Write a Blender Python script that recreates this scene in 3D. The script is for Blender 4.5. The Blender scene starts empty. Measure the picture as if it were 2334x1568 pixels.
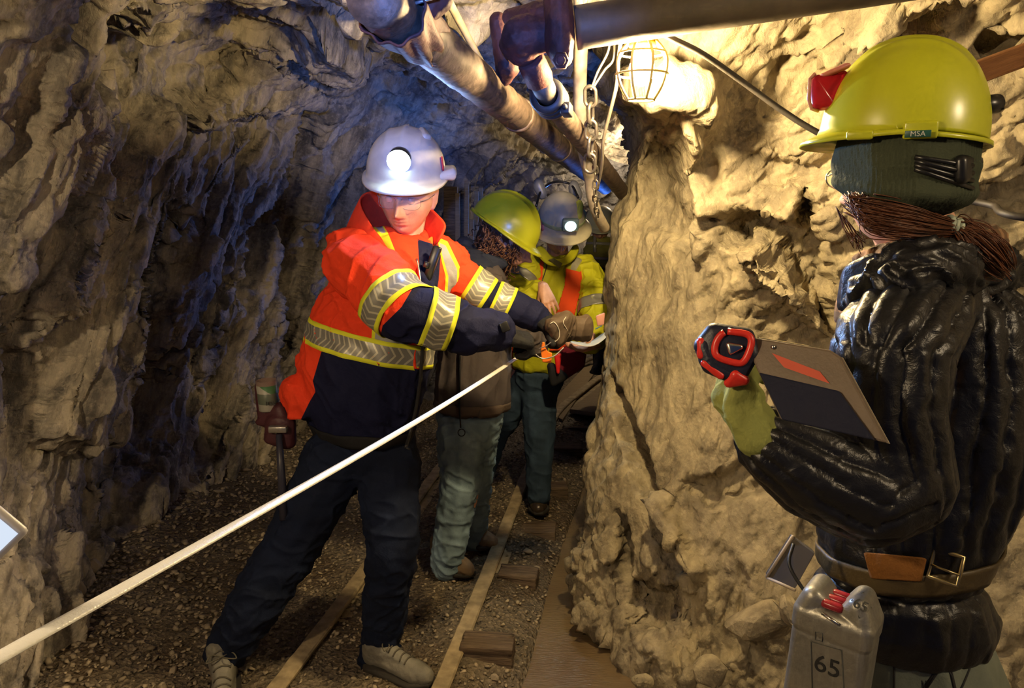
import bpy, bmesh, math, random
import numpy as np
from mathutils import Vector, Matrix, Quaternion
from mathutils.bvhtree import BVHTree
R = math.radians
C = bpy.context.scene.collection
# ---------------------------------------------------------------- camera
FPX = 2334 * 26 / 36
PITCH = R(11.2)
CAMH = 1.6
sp_, cp_ = math.sin(PITCH), math.cos(PITCH)

def P(px, py, Y):
    a = (px - 1167) / FPX; u = (784 - py) / FPX
    d = (a, cp_ + u * sp_, -sp_ + u * cp_)
    t = Y / d[1]
    return Vector((d[0] * t, Y, CAMH + d[2] * t))

def G(px, py, z=0.0):
    a = (px - 1167) / FPX; u = (784 - py) / FPX
    d = (a, cp_ + u * sp_, -sp_ + u * cp_)
    t = (z - CAMH) / d[2]
    return Vector((d[0] * t, d[1] * t, z))

def proj(co):
    """world points (N,3) -> photo pixels (N,2) and camera depth"""
    x = co[:, 0]; y = co[:, 1]; z = co[:, 2] - CAMH
    dep = y * cp_ - z * sp_
    up = y * sp_ + z * cp_
    dep = np.where(np.abs(dep) < 1e-3, 1e-3, dep)
    return np.stack([1167 + FPX * x / dep, 784 - FPX * up / dep], 1), dep

cam = bpy.data.cameras.new('camera'); camo = bpy.data.objects.new('camera', cam); C.objects.link(camo)
camo.location = (0, 0, CAMH); camo.rotation_euler = (R(90) - PITCH, 0, 0)
cam.sensor_width = 36; cam.lens = 26; cam.clip_start = 0.02
bpy.context.scene.camera = camo

# ---------------------------------------------------------------- noise (numpy)
def _h(ix, iy, iz, s):
    n = (ix.astype(np.int64) * 374761393 + iy.astype(np.int64) * 668265263 + iz.astype(np.int64) * 2147483647 + s * 974711) & 0xffffffff
    n = ((n ^ (n >> 13)) * 1274126177) & 0xffffffff
    n = ((n ^ (n >> 16)) * 2246822519) & 0xffffffff
    n = (n ^ (n >> 15))
    return (n & 0xffffff).astype(np.float64) / 0xffffff

def vnoise(p, s=0):
    i = np.floor(p); f = p - i; f = f * f * f * (f * (f * 6 - 15) + 10)
    i = i.astype(np.int64); r = 0
    for dx in (0, 1):
        wx = f[:, 0] if dx else 1 - f[:, 0]
        for dy in (0, 1):
            wy = f[:, 1] if dy else 1 - f[:, 1]
            for dz in (0, 1):
                wz = f[:, 2] if dz else 1 - f[:, 2]
                r = r + wx * wy * wz * _h(i[:, 0] + dx, i[:, 1] + dy, i[:, 2] + dz, s)
    return r * 2 - 1

def fbm(p, o=4, s=0, g=.5):
    a = 1; r = 0; q = p.copy(); t = 0
    for k in range(o):
        r = r + a * vnoise(q, s + k * 7); t += a; a *= g; q = q * 2.03 + 11.3
    return r / t

def facets(p, s=0, tilt=1.0, k_=26.):
    """broken-plane relief: every cell is a tilted plane; returns height and distance to the cell border"""
    i = np.floor(p).astype(np.int64)
    d1 = np.full(len(p), 9.); d2 = np.full(len(p), 9.); h = np.zeros(len(p)); W = np.full(len(p), 1e-9)
    for dx in (-1, 0, 1):
        for dy in (-1, 0, 1):
            for dz in (-1, 0, 1):
                c = i + np.array([dx, dy, dz])
                a = [_h(c[:, 0], c[:, 1], c[:, 2], s + k) for k in range(7)]
                v = p - c - np.stack(a[:3], 1)
                s2 = (v * v).sum(1); d = np.sqrt(s2)
                hh = (a[3] - .5) * 1.6 + tilt * (v[:, 0] * (a[4] - .5) + v[:, 1] * (a[5] - .5) + v[:, 2] * (a[6] - .5) * .55) * 2
                m = d < d1
                d2 = np.where(m, d1, np.minimum(d2, d)); d1 = np.where(m, d, d1)
                w = np.exp(-k_ * s2); W += w; h += w * hh
    return h / W, d2 - d1

def basis(d, n=None):
    d = Vector(d).normalized()
    n = Vector(n) if n is not None else Vector((0, 0, 1) if abs(d.z) < .9 else (1, 0, 0))
    u = n.cross(d).normalized(); v = d.cross(u).normalized()
    return u, v, d

def aniso(p, d, n, sc):
    """coordinates along foliation dir d, sheet normal n; sc = cell sizes (across, normal, along) in m"""
    d = Vector(d).normalized(); n = Vector(n); n = (n - d * n.dot(d)).normalized(); u = n.cross(d)
    M = np.array([list(u), list(n), list(d)])
    return (p @ M.T) / np.array(sc)

# ---------------------------------------------------------------- mesh helpers
def mesh_np(name, co, faces, uvs=None):
    me = bpy.data.meshes.new(name)
    co = np.asarray(co, np.float32); faces = np.asarray(faces, np.int32)
    k = faces.shape[1]
    me.vertices.add(len(co)); me.vertices.foreach_set('co', co.ravel())
    me.loops.add(faces.size); me.loops.foreach_set('vertex_index', faces.ravel())
    me.polygons.add(len(faces)); me.polygons.foreach_set('loop_start', np.arange(0, faces.size, k, dtype=np.int32))
    me.update(calc_edges=True); me.validate()
    return me

def grid_faces(nu, nv, wrap=False):
    a = np.arange(nu * nv).reshape(nu, nv)
    if wrap: a = np.vstack([a, a[:1]])
    return np.stack([a[:-1, :-1].ravel(), a[1:, :-1].ravel(), a[1:, 1:].ravel(), a[:-1, 1:].ravel()], 1)

def smooth(me, on=True):
    me.polygons.foreach_set('use_smooth', np.full(len(me.polygons), on)); me.update()

def link(name, me, mat=None, parent=None, sm=True):
    o = bpy.data.objects.new(name, me); C.objects.link(o)
    if mat: me.materials.append(mat)
    if parent is not None: o.parent = parent; o.matrix_parent_inverse = Matrix.Translation(-parent.location)
    if sm: smooth(me)
    return o

def tag(o, label, cat=None, group=None, kind=None):
    if label: o['label'] = label
    if cat: o['category'] = cat
    if group: o['group'] = group
    if kind: o['kind'] = kind
    return o

def thing(name, loc, label, cat, group=None):
    o = bpy.data.objects.new(name, None); C.objects.link(o); o.location = loc; o.empty_display_size = .05
    return tag(o, label, cat, group)

class MB:
    """collects shapes in one bmesh"""
    def __init__(s): s.bm = bmesh.new()
    def add(s, me_fn, mat4=None): pass
    def hull(s, sph, sub=2):
        pts = []
        for q in sph:
            c, r = q[0], q[1]; rot = q[2] if len(q) > 2 else None
            for v in ICO[sub]:
                w = Vector((v[0] * r[0], v[1] * r[1], v[2] * r[2])) if isinstance(r, (tuple, list)) else Vector(v) * r
                if rot is not None: w = rot @ w
                pts.append(Vector(c) + w)
        b = bmesh.new()
        for q in pts: b.verts.new(q)
        res = bmesh.ops.convex_hull(b, input=b.verts)
        dead = [v for v in b.verts if not v.link_faces]
        if dead: bmesh.ops.delete(b, geom=dead, context='VERTS')
        s.merge(b); return s
    def merge(s, b):
        me = bpy.data.meshes.new('t'); b.to_mesh(me); b.free(); s.bm.from_mesh(me); bpy.data.meshes.remove(me)
    def caps(s, pts, sub=2):
        for a, b in zip(pts[:-1], pts[1:]): s.hull([a, b], sub)
        return s
    def box(s, c, size, rot=None, bev=0.0, seg=2):
        b = bmesh.new(); bmesh.ops.create_cube(b, size=1)
        bmesh.ops.scale(b, vec=size, verts=b.verts)
        if bev > 0: bmesh.ops.bevel(b, geom=b.edges[:], offset=bev, segments=seg, profile=.5, affect='EDGES')
        if rot is not None: bmesh.ops.rotate(b, cent=(0, 0, 0), matrix=rot, verts=b.verts)
        bmesh.ops.translate(b, vec=Vector(c), verts=b.verts)
        s.merge(b); return s
    def cyl(s, a, b_, r1, r2=None, n=24, bev=0.0):
        a = Vector(a); b_ = Vector(b_); r2 = r1 if r2 is None else r2
        d = b_ - a; u, v, w = basis(d)
        prof = [(0, 0), (r1, 0), (r2, d.length), (0, d.length)]
        if bev > 0: prof = [(0, 0), (r1 - bev, 0), (r1, bev), (r2, d.length - bev), (r2 - bev, d.length), (0, d.length)]
        return s.lathe(prof, a, w, n)
    def lathe(s, prof, base, axis, n=32):
        u, v, w = basis(axis); base = Vector(base); b = bmesh.new(); rings = []
        for r, z in prof:
            if r <= 1e-7: rings.append([b.verts.new(base + w * z)])
            else: rings.append([b.verts.new(base + w * z + (u * math.cos(t) + v * math.sin(t)) * r) for t in [2 * math.pi * k / n for k in range(n)]])
        for A, B in zip(rings[:-1], rings[1:]):
            for k in range(n):
                q = [A[k % len(A)], A[(k + 1) % len(A)] if len(A) > 1 else None, B[(k + 1) % len(B)] if len(B) > 1 else None, B[k % len(B)]]
                q = [x for x in q if x is not None]
                if len(set(q)) >= 3:
                    try: b.faces.new(list(dict.fromkeys(q)))
                    except ValueError: pass
        bmesh.ops.recalc_face_normals(b, faces=b.faces)
        s.merge(b); return s
    def tube(s, pts, rad, n=12, cl=False, caps=True, flat=None, up=None):
        pts = [Vector(p) for p in pts]; m = len(pts); b = bmesh.new(); rings = []
        rr = rad if isinstance(rad, (list, tuple)) else [rad] * m
        pu = None
        for i, p in enumerate(pts):
            if cl: d = pts[(i + 1) % m] - pts[i - 1]
            else: d = pts[min(i + 1, m - 1)] - pts[max(i - 1, 0)]
            d.normalize()
            if up is not None: u = Vector(up).cross(d).normalized()
            elif pu is None: u = basis(d)[0]
            else: u = (pu - d * pu.dot(d)).normalized()
            pu = u; v = d.cross(u).normalized()
            fx, fy = flat if flat else (1, 1)
            rings.append([b.verts.new(p + (u * math.cos(t) * fx + v * math.sin(t) * fy) * rr[i]) for t in [2 * math.pi * k / n for k in range(n)]])
        L = list(zip(rings[:-1], rings[1:])) + ([(rings[-1], rings[0])] if cl else [])
        for A, B in L:
            for k in range(n): b.faces.new((A[k], A[(k + 1) % n], B[(k + 1) % n], B[k]))
        if caps and not cl: b.faces.new(rings[0][::-1]); b.faces.new(rings[-1])
        bmesh.ops.recalc_face_normals(b, faces=b.faces)
        s.merge(b); return s
    def poly(s, pts, thick, n=None):
        """flat outline given thickness along its normal"""
        b = bmesh.new(); vs = [b.verts.new(p) for p in pts]; f = b.faces.new(vs); f.normal_update()
        nn = Vector(n).normalized() if n is not None else f.normal.copy()
        r = bmesh.ops.extrude_face_region(b, geom=[f])
        bmesh.ops.translate(b, vec=nn * thick, verts=[v for v in r['geom'] if isinstance(v, bmesh.types.BMVert)])
        bmesh.ops.recalc_face_normals(b, faces=b.faces)
        s.merge(b); return s
    def build(s, name, mat=None, parent=None, sm=True, bev=0, sub=0):
        me = bpy.data.meshes.new(name); s.bm.to_mesh(me); s.bm.free()
        o = link(name, me, mat, parent, sm)
        if bev:
            m = o.modifiers.new('b', 'BEVEL'); m.width = bev; m.segments = 2; m.limit_method = 'ANGLE'; m.angle_limit = R(40)
        if sub: m = o.modifiers.new('s', 'SUBSURF'); m.levels = sub; m.render_levels = sub
        return o
    def remesh(s, voxel, it=3, fac=.5):
        me = bpy.data.meshes.new('t'); s.bm.to_mesh(me); s.bm.free()
        o = bpy.data.objects.new('t', me); C.objects.link(o)
        m = o.modifiers.new('r', 'REMESH'); m.mode = 'VOXEL'; m.voxel_size = voxel; m.adaptivity = 0
        if it: m = o.modifiers.new('s', 'SMOOTH'); m.factor = fac; m.iterations = it
        bpy.context.view_layer.update()
        dg = bpy.context.evaluated_depsgraph_get()
        out = bpy.data.meshes.new_from_object(o.evaluated_get(dg))
        bpy.data.objects.remove(o); bpy.data.meshes.remove(me)
        return out

def _ico():
    d = {}
    for k in (1, 2, 3):
        b = bmesh.new(); bmesh.ops.create_icosphere(b, subdivisions=k, radius=1); d[k] = [tuple(v.co) for v in b.verts]; b.free()
    return d
ICO = _ico()

def get_co(me):
    a = np.empty(len(me.vertices) * 3, np.float32); me.vertices.foreach_get('co', a); return a.reshape(-1, 3).astype(np.float64)
def get_no(me):
    a = np.empty(len(me.vertices) * 3, np.float32); me.vertices.foreach_get('normal', a); return a.reshape(-1, 3).astype(np.float64)
def set_co(me, co): me.vertices.foreach_set('co', np.asarray(co, np.float32).ravel()); me.update()
def displace(me, fn):
    co = get_co(me); no = get_no(me); set_co(me, co + no * np.asarray(fn(co, no))[:, None])

def folds(me, amp, size, d, seed=0, mask=None):
    """cloth creases running along d"""
    d = Vector(d)
    def f(co, no):
        q = aniso(co, d, (0.3, 1, 0.2), (size, size, size * 3.5))
        q = q + .5 * np.stack([vnoise(q * .6 + 9, seed + 3)] * 3, 1)
        n = 1 - np.abs(vnoise(q, seed)); n = n ** 3
        n2 = vnoise(q * 2.2, seed + 1) * .25
        r = amp * (n - .35 + n2)
        return r * (mask(co) if mask else 1)
    displace(me, f)

def sdpoly(px, poly):
    """signed distance in pixels to a polygon, positive inside"""
    x = px[:, 0]; y = px[:, 1]; n = len(poly); best = np.full(len(x), 1e9); ins = np.zeros(len(x), bool)
    for i in range(n):
        x1, y1 = poly[i]; x2, y2 = poly[(i + 1) % n]
        dx, dy = x2 - x1, y2 - y1; L = dx * dx + dy * dy + 1e-9
        t = np.clip(((x - x1) * dx + (y - y1) * dy) / L, 0, 1)
        best = np.minimum(best, np.hypot(x - x1 - t * dx, y - y1 - t * dy))
        c = ((y1 > y) != (y2 > y)) & (x < (x2 - x1) * (y - y1) / ((y2 - y1) if y2 != y1 else 1e-9) + x1)
        ins ^= c
    return np.where(ins, best, -best)

def zone(me, name, poly, cond=None):
    co = get_co(me); px, dep = proj(co)
    d = np.clip(sdpoly(px, poly), -25, 25)
    if cond is not None: d = np.where(cond(co, get_no(me)), d, -25)
    a = me.attributes.get(name) or me.attributes.new(name, 'FLOAT', 'POINT')
    old = np.empty(len(co), np.float32); a.data.foreach_get('value', old)
    if name in me.get('zs', ''): d = np.maximum(d, old)
    me['zs'] = me.get('zs', '') + ' ' + name
    a.data.foreach_set('value', d.astype(np.float32))

def bvh(me): 
    co = [v.co.copy() for v in me.vertices]; return BVHTree.FromPolygons(co, [tuple(p.vertices) for p in me.polygons])

def ring_band(tree, c, n, width, off=.003, nseg=72, wseg=7, rmax=.2, thick=.003, arc=(0, 360), u0=None, rmin=.02):
    """strip lying on a garment, all round the axis n at c"""
    c = Vector(c); n = Vector(n).normalized(); u, v, w = basis(n, u0)
    full = arc[1] - arc[0] >= 360
    co = []; uv = []
    for i in range(nseg + (0 if full else 1)):
        t = R(arc[0] + (arc[1] - arc[0]) * i / nseg); d = u * math.cos(t) + v * math.sin(t)
        for j in range(wseg):
            o = c + n * (width * (j / (wseg - 1) - .5))
            hit = tree.ray_cast(o + d * rmin, d, rmax)
            r = rmax if hit[0] is None else (hit[0] - o).length
            co.append(o + d * (r + off)); uv.append((i / nseg, j / (wseg - 1)))
    m = nseg if full else nseg + 1
    f = grid_faces(m, wseg, full)
    me = mesh_np('b', [tuple(q) for q in co], f)
    smooth_rows(me, m, wseg, full)
    ul = me.uv_layers.new(name='UVMap')
    li = np.empty(len(me.loops), np.int32); me.loops.foreach_get('vertex_index', li)
    uva = np.array(uv)[li]
    if full:
        last = np.arange(len(me.loops)) // 4 >= (m - 1) * (wseg - 1)
        uva[last & (uva[:, 0] < .5), 0] += 1
    uva = uva.astype(np.float32); ul.data.foreach_set('uv', uva.ravel())
    return me

def smooth_rows(me, m, w, full):
    co = get_co(me).reshape(m, w, 3)
    for k in range(3):
        if full: co = .5 * co + .25 * (np.roll(co, 1, 0) + np.roll(co, -1, 0))
        else:
            c2 = co.copy(); c2[1:-1] = .5 * co[1:-1] + .25 * (co[2:] + co[:-2]); co = c2
    set_co(me, co.reshape(-1, 3))

def solid(o, t, off=0):
    m = o.modifiers.new('sol', 'SOLIDIFY'); m.thickness = t; m.offset = off; return o

# ---------------------------------------------------------------- materials
class NT:
    def __init__(s, name):
        s.m = bpy.data.materials.new(name); s.m.use_nodes = True; s.t = s.m.node_tree; s.n = s.t.nodes; s.l = s.t.links
        s.b = s.n['Principled BSDF']; s.out = s.n['Material Output']
    def node(s, ty, **k):
        x = s.n.new(ty)
        for a, b in k.items():
            if a[0] == '_': setattr(x, a[1:], b)
        for a, b in k.items():
            if a[0] != '_':
                key = int(a[1:]) if a[0] == 'i' and a[1:].isdigit() else a
                inp = x.inputs[key]
                if isinstance(b, bpy.types.NodeSocket): s.l.new(b, inp)
                else: inp.default_value = b
        return x
    def lk(s, a, b): s.l.new(a, b)
    def math(s, op, a, b=0.0, c=0.0):
        return s.node('ShaderNodeMath', _operation=op, i0=a, i1=b, i2=c).outputs[0]
    def mix(s, f, a, b):
        x = s.n.new('ShaderNodeMix'); x.data_type = 'RGBA'
        for i, v in ((0, f), (6, a), (7, b)):
            if isinstance(v, bpy.types.NodeSocket): s.l.new(v, x.inputs[i])
            else: x.inputs[i].default_value = v if i == 0 or len(v) == 4 else (*v, 1)
        return x.outputs[2]
    def coord(s, which='Object'): return s.node('ShaderNodeTexCoord').outputs[which]
    def mapping(s, v, sc=(1, 1, 1), rot=(0, 0, 0)): return s.node('ShaderNodeMapping', Vector=v, Scale=sc, Rotation=rot).outputs[0]
    def noise(s, v, sc, det=4, rough=.55, dist=0): return s.node('ShaderNodeTexNoise', Vector=v, Scale=sc, Detail=det, Roughness=rough, Distortion=dist).outputs[0]
    def ramp(s, f, a, b): return s.node('ShaderNodeMapRange', Value=f, i1=a, i2=b).outputs[0]
    def bump(s, h, st, dist=.01, nrm=None):
        x = s.node('ShaderNodeBump', Height=h, Strength=st, Distance=dist)
        if nrm is not None: s.lk(nrm, x.inputs['Normal'])
        return x.outputs[0]
    def attr(s, name): return s.node('ShaderNodeAttribute', _attribute_name=name).outputs['Fac']
    def fin(s, col=None, rough=None, nrm=None, **k):
        for key, v in (('Base Color', col), ('Roughness', rough), ('Normal', nrm), *k.items()):
            key = key.replace('_', ' ')
            if v is None: continue
            if isinstance(v, bpy.types.NodeSocket): s.l.new(v, s.b.inputs[key])
            else: s.b.inputs[key].default_value = (*v, 1) if isinstance(v, tuple) and len(v) == 3 and key.endswith('Color') else v
        return s.m

def simple(name, col, rough=.6, bump=0.0, bsc=200, metal=0, var=0.0, vsc=8, spec=.5, **k):
    t = NT(name); v = t.coord()
    c = col
    if var:
        f = t.ramp(t.noise(v, vsc, 5), .3, .7)
        c = t.mix(f, tuple(x * (1 - var) for x in col), tuple(min(1, x * (1 + var)) for x in col))
    n = t.bump(t.noise(v, bsc, 3), bump, .002) if bump else None
    return t.fin(c, rough, n, Metallic=metal, Specular_IOR_Level=spec, **k)
# ================================================================ rock material
def rock_mat(name, tan, grey, dark, d, bumpk=1.0, rough=.78):
    t = NT(name); v = t.coord()
    m = t.mapping(v, rot=d)
    ms = t.n.new('ShaderNodeMapping'); t.lk(m, ms.inputs[0]); ms.inputs['Scale'].default_value = (1, 1, .16); mv = ms.outputs[0]
    f1 = t.ramp(t.noise(mv, 2.6, 6, .6), .36, .64)
    f2 = t.ramp(t.noise(mv, 11, 5, .6), .42, .62)
    f3 = t.ramp(t.noise(v, 34, 6, .7), .50, .68)
    c = t.mix(f1, tan, grey); c = t.mix(t.math('MULTIPLY', f2, .85), c, dark)  # dark foliation streaks, also standing in for shade in the left wall's gaps
    c = t.mix(t.math('MULTIPLY', f3, .35), c, tuple(min(1, x * 1.45) for x in tan))
    h1 = t.noise(mv, 28, 8, .68, .6)
    vo = t.node('ShaderNodeTexVoronoi', Vector=mv, Scale=26.0, Randomness=1.0); vo.feature = 'F1'
    vo2 = t.node('ShaderNodeTexVoronoi', Vector=v, Scale=75.0); 
    b = t.bump(vo.outputs['Distance'], .55 * bumpk, .012)
    b = t.bump(h1, .8 * bumpk, .02, b)
    b = t.bump(vo2.outputs['Distance'], .35 * bumpk, .006, b)
    b = t.bump(t.noise(v, 160, 4, .7), .5 * bumpk, .003, b)
    ro = t.ramp(f2, 0, 1); ro = t.math('MULTIPLY_ADD', ro, -.22, rough)
    return t.fin(c, ro, b, Specular_IOR_Level=.35)

M_rockL = rock_mat('rock_grey_schist', (.58, .50, .37), (.42, .37, .29), (.11, .10, .09), (0.12, -.25, 0))
M_rockR = rock_mat('rock_tan_schist', (.43, .36, .235), (.34, .29, .205), (.17, .14, .10), (0.0, .35, 0), .8)
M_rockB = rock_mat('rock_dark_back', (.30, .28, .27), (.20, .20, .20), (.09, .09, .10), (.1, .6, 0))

def resample(pts, step_fn):
    pts = np.array(pts, float)
    # catmull-rom densify
    P0 = np.vstack([2 * pts[0] - pts[1], pts, 2 * pts[-1] - pts[-2]]); out = []
    for i in range(1, len(P0) - 2):
        a, b, c, d = P0[i - 1:i + 3]
        for t in np.linspace(0, 1, 40, endpoint=False):
            out.append(.5 * ((2 * b) + (-a + c) * t + (2 * a - 5 * b + 4 * c - d) * t * t + (-a + 3 * b - 3 * c + d) * t ** 3))
    out.append(pts[-1]); out = np.array(out)
    s = np.r_[0, np.cumsum(np.linalg.norm(np.diff(out, axis=0), axis=1))]
    ss = [0.]
    while ss[-1] < s[-1]: ss.append(ss[-1] + step_fn(ss[-1] / s[-1]))
    ss = np.array(ss[:-1] + [s[-1]])
    return np.stack([np.interp(ss, s, out[:, k]) for k in range(out.shape[1])], 1)

def grid_normals(g):
    du = np.gradient(g, axis=0); dv = np.gradient(g, axis=1)
    n = np.cross(du, dv); return n / (np.linalg.norm(n, axis=2, keepdims=True) + 1e-9)

def relief(p, d, n, levels, seed, nk=3.0):
    """stack of broken-plane reliefs, sharp slab edges along the foliation"""
    w = p + .05 * np.stack([vnoise(p * 3, seed + 50), vnoise(p * 3, seed + 51), vnoise(p * 3, seed + 52)], 1)
    r = 0
    for k, (size, st, amp, tilt) in enumerate(levels):
        q = aniso(w, d, n, (size, size * nk, size * st))
        h, e = facets(q, seed + k * 13, tilt, 26. if size > .12 else 75.)
        e = np.clip(e / .12, 0, 1)
        r = r + amp * (h * (.55 + .45 * e) - .25 * (1 - e))
    return r

def fibres(p, d, n, levels, seed):
    w = p + .04 * np.stack([vnoise(p * 4, seed + 60), vnoise(p * 4, seed + 61), vnoise(p * 4, seed + 62)], 1)
    r = 0
    for k, (size, st, amp) in enumerate(levels):
        q = aniso(w, d, n, (size, size * 2.5, size * st)); v = vnoise(q, seed + k * 5)
        g_ = .5 + .5 * vnoise(p * (1.1 + k), seed + 90 + k)
        r = r + amp * (np.sqrt(np.abs(v)) * 1.6 - .8) * (.35 + g_)
    return r

# ---------------------------------------------------------------- left wall and roof (one arch swept along the drift)
path = [(-1.66, -.9), (-1.66, .2), (-1.66, 1.4), (-1.64, 2.4), (-1.72, 3.1), (-1.66, 3.7), (-1.5, 4.3), (-1.22, 5.0), (-.75, 5.8), (-.1, 6.6), (.8, 7.5), (2.0, 8.4)]
pth = resample(path, lambda f: .03 if f < .22 else (.0068 if f < .48 else .015))
prof = [(0, -.15), (.0, .1), (-.02, .5), (0.02, .9), (.06, 1.35), (.14, 1.72), (.28, 2.02), (.56, 2.22), (1.05, 2.28), (1.6, 2.27), (2.2, 2.32), (2.9, 2.38), (3.8, 2.4)]
prf = resample(prof, lambda f: .0068 if f < .42 else (.009 if f < .62 else .02))
tan_ = np.gradient(pth, axis=0); tan_ /= np.linalg.norm(tan_, axis=1, keepdims=True)
inn = np.stack([tan_[:, 1], -tan_[:, 0]], 1)
g = np.zeros((len(pth), len(prf), 3))
g[:, :, 0] = pth[:, None, 0] + inn[:, None, 0] * prf[None, :, 0]
g[:, :, 1] = pth[:, None, 1] + inn[:, None, 1] * prf[None, :, 0]
g[:, :, 2] = prf[None, :, 1]
# roof lifts behind the first bay
roofk = np.clip((g[:, :, 2] - 1.75) / .4, 0, 1)
yy = g[:, :, 1]
g[:, :, 2] += roofk * (.17 * np.clip((yy - 2.75) / .25, 0, 1) - .16 * np.clip((yy - 5.0) / 1.5, 0, 1) + .12 * np.clip((1.6 - yy) / 1., 0, 1))
nrm = -grid_normals(g)
if nrm[len(pth) // 3, 40, 0] < 0: nrm = -nrm
flat = g.reshape(-1, 3); fn = nrm.reshape(-1, 3)
dL = (.14, .52, .85)
def blur(h, sh, it):
    h = h.reshape(sh)
    for _ in range(it):
        for ax_ in (0, 1):
            a_ = np.swapaxes(h, 0, ax_).copy(); a_[1:-1] = .5 * a_[1:-1] + .25 * (a_[2:] + a_[:-2]); h = np.swapaxes(a_, 0, ax_)
    return h.ravel()
def renormal(flat, fn, sh, it=2):
    g_ = flat.reshape(*sh, 3); g_ = np.stack([blur(g_[:, :, k].ravel(), sh, it).reshape(sh) for k in range(3)], 2)
    n_ = grid_normals(g_).reshape(-1, 3); sg = np.sign((n_ * fn).sum(1, keepdims=True)); n_ = n_ * np.where(sg == 0, 1, sg); return n_
def add_feats(flat, fn, feats):
    px, dep = proj(flat); t_ = np.zeros(len(flat))
    for poly, h, soft in feats:
        soft = soft * 1.9; s = sdpoly(px, poly) + 5 * vnoise(flat * 22, 4); k = np.clip(s / soft + .5, 0, 1)
        t_ += h * k * k * (3 - 2 * k) * (dep > .3)
    return flat + fn * t_[:, None]
shL = (len(pth), len(prf)); dC = (.55, .75, .3)
ceilmask = np.clip((flat[:, 2] - 1.9) / .3, 0, 1)
def both(fw, fc): return fw * (1 - ceilmask) + fc * ceilmask
# first the big slabs, then the blades and the fine cleavage, each along the surface left by the one before
rl = both(relief(flat, dL, (1, 0, 0), [(.42, 4, .10, .9)], 3) + .12 * vnoise(flat * np.array([1., .9, .8]), 77), relief(flat, dC, (0, 0, 1), [(.4, 3, .10, 1.0)], 43) + .08 * vnoise(flat * 1.2, 79))
flat = flat + fn * rl[:, None]
FEATS_L = []
flat = add_feats(flat, fn, [
    # deep dark recess running up the wall behind the front buttress
    ([(250, 1010), (330, 640), (410, 480), (455, 500), (420, 720), (390, 1000), (330, 1130), (290, 1250), (250, 1250)], -.22, 18),
    ([(640, 480), (700, 250), (730, 240), (720, 500), (680, 800), (650, 800)], -.18, 16),
    # front buttress and ledge
    ([(60, 700), (200, 420), (350, 225), (365, 330), (300, 600), (250, 900), (200, 1000), (60, 1000)], .14, 16),
    ([(360, 225), (430, 190), (560, 110), (800, 20), (830, 130), (700, 210), (520, 260), (380, 285)], .16, 16),
    ([(820, 140), (860, 60), (1010, 60), (1050, 130), (900, 150)], .05, 20),
    ([(180, 0), (240, 0), (200, 160), (150, 260)], -.16, 12), ([(270, 60), (345, 40), (300, 190), (240, 250), (230, 200)], -.16, 12),
    ([(20, 780), (90, 700), (110, 740), (60, 900), (20, 900)], -.10, 12), ([(450, 760), (480, 640), (520, 600), (530, 700), (480, 900), (455, 900)], -.14, 12), ([(560, 520), (640, 430), (650, 480), (600, 640), (570, 700)], -.12, 12), ([(100, 480), (170, 400), (180, 440), (130, 520)], -.1, 12),
])
fn = renormal(flat, fn, shL, 4); sh2 = lambda L, n, lv, sd: relief(flat, L, n, lv, sd, 2.0)
rl = both(relief(flat, dL, (1, 0, 0), [(.17, 5, .055, 1.5)], 13, 2.0), relief(flat, dC, (0, 0, 1), [(.15, 3, .05, 1.3)], 56, 2.0)); flat = flat + fn * rl[:, None]
fn = renormal(flat, fn, shL, 3)
rl = both(relief(flat, dL, (1, 0, 0), [(.08, 4.5, .036, 1.8), (.034, 4, .015, 1.8)], 23, 2.0) + fibres(flat, dL, (1, 0, 0), [(.05, 8, .018), (.022, 8, .008)], 5),
          relief(flat, dC, (0, 0, 1), [(.06, 3, .022, 1.3), (.024, 3, .009, 1.3)], 63, 2.0) + fibres(flat, dC, (0, 0, 1), [(.05, 7, .012)], 45)); flat = flat + fn * rl[:, None]
nP = len(prf); fcs = grid_faces(len(pth), nP)
cut = int(np.searchsorted(prf[:, 1], 1.93))
col = (fcs[:, 0] % nP)
def sub_mesh(name, co, f, mat):
    used, inv = np.unique(f, return_inverse=True)
    me = mesh_np(name, co[used], inv.reshape(f.shape))
    o = link(name, me, mat); 
    return o
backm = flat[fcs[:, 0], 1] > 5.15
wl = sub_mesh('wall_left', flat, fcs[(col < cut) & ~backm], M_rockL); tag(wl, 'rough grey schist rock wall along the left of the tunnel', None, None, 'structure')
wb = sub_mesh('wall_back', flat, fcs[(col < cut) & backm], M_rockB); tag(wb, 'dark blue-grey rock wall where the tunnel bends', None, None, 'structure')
ce = sub_mesh('ceiling', flat, fcs[(col >= cut)], M_rockL); tag(ce, 'rough broken rock roof of the tunnel', None, None, 'structure')

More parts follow.
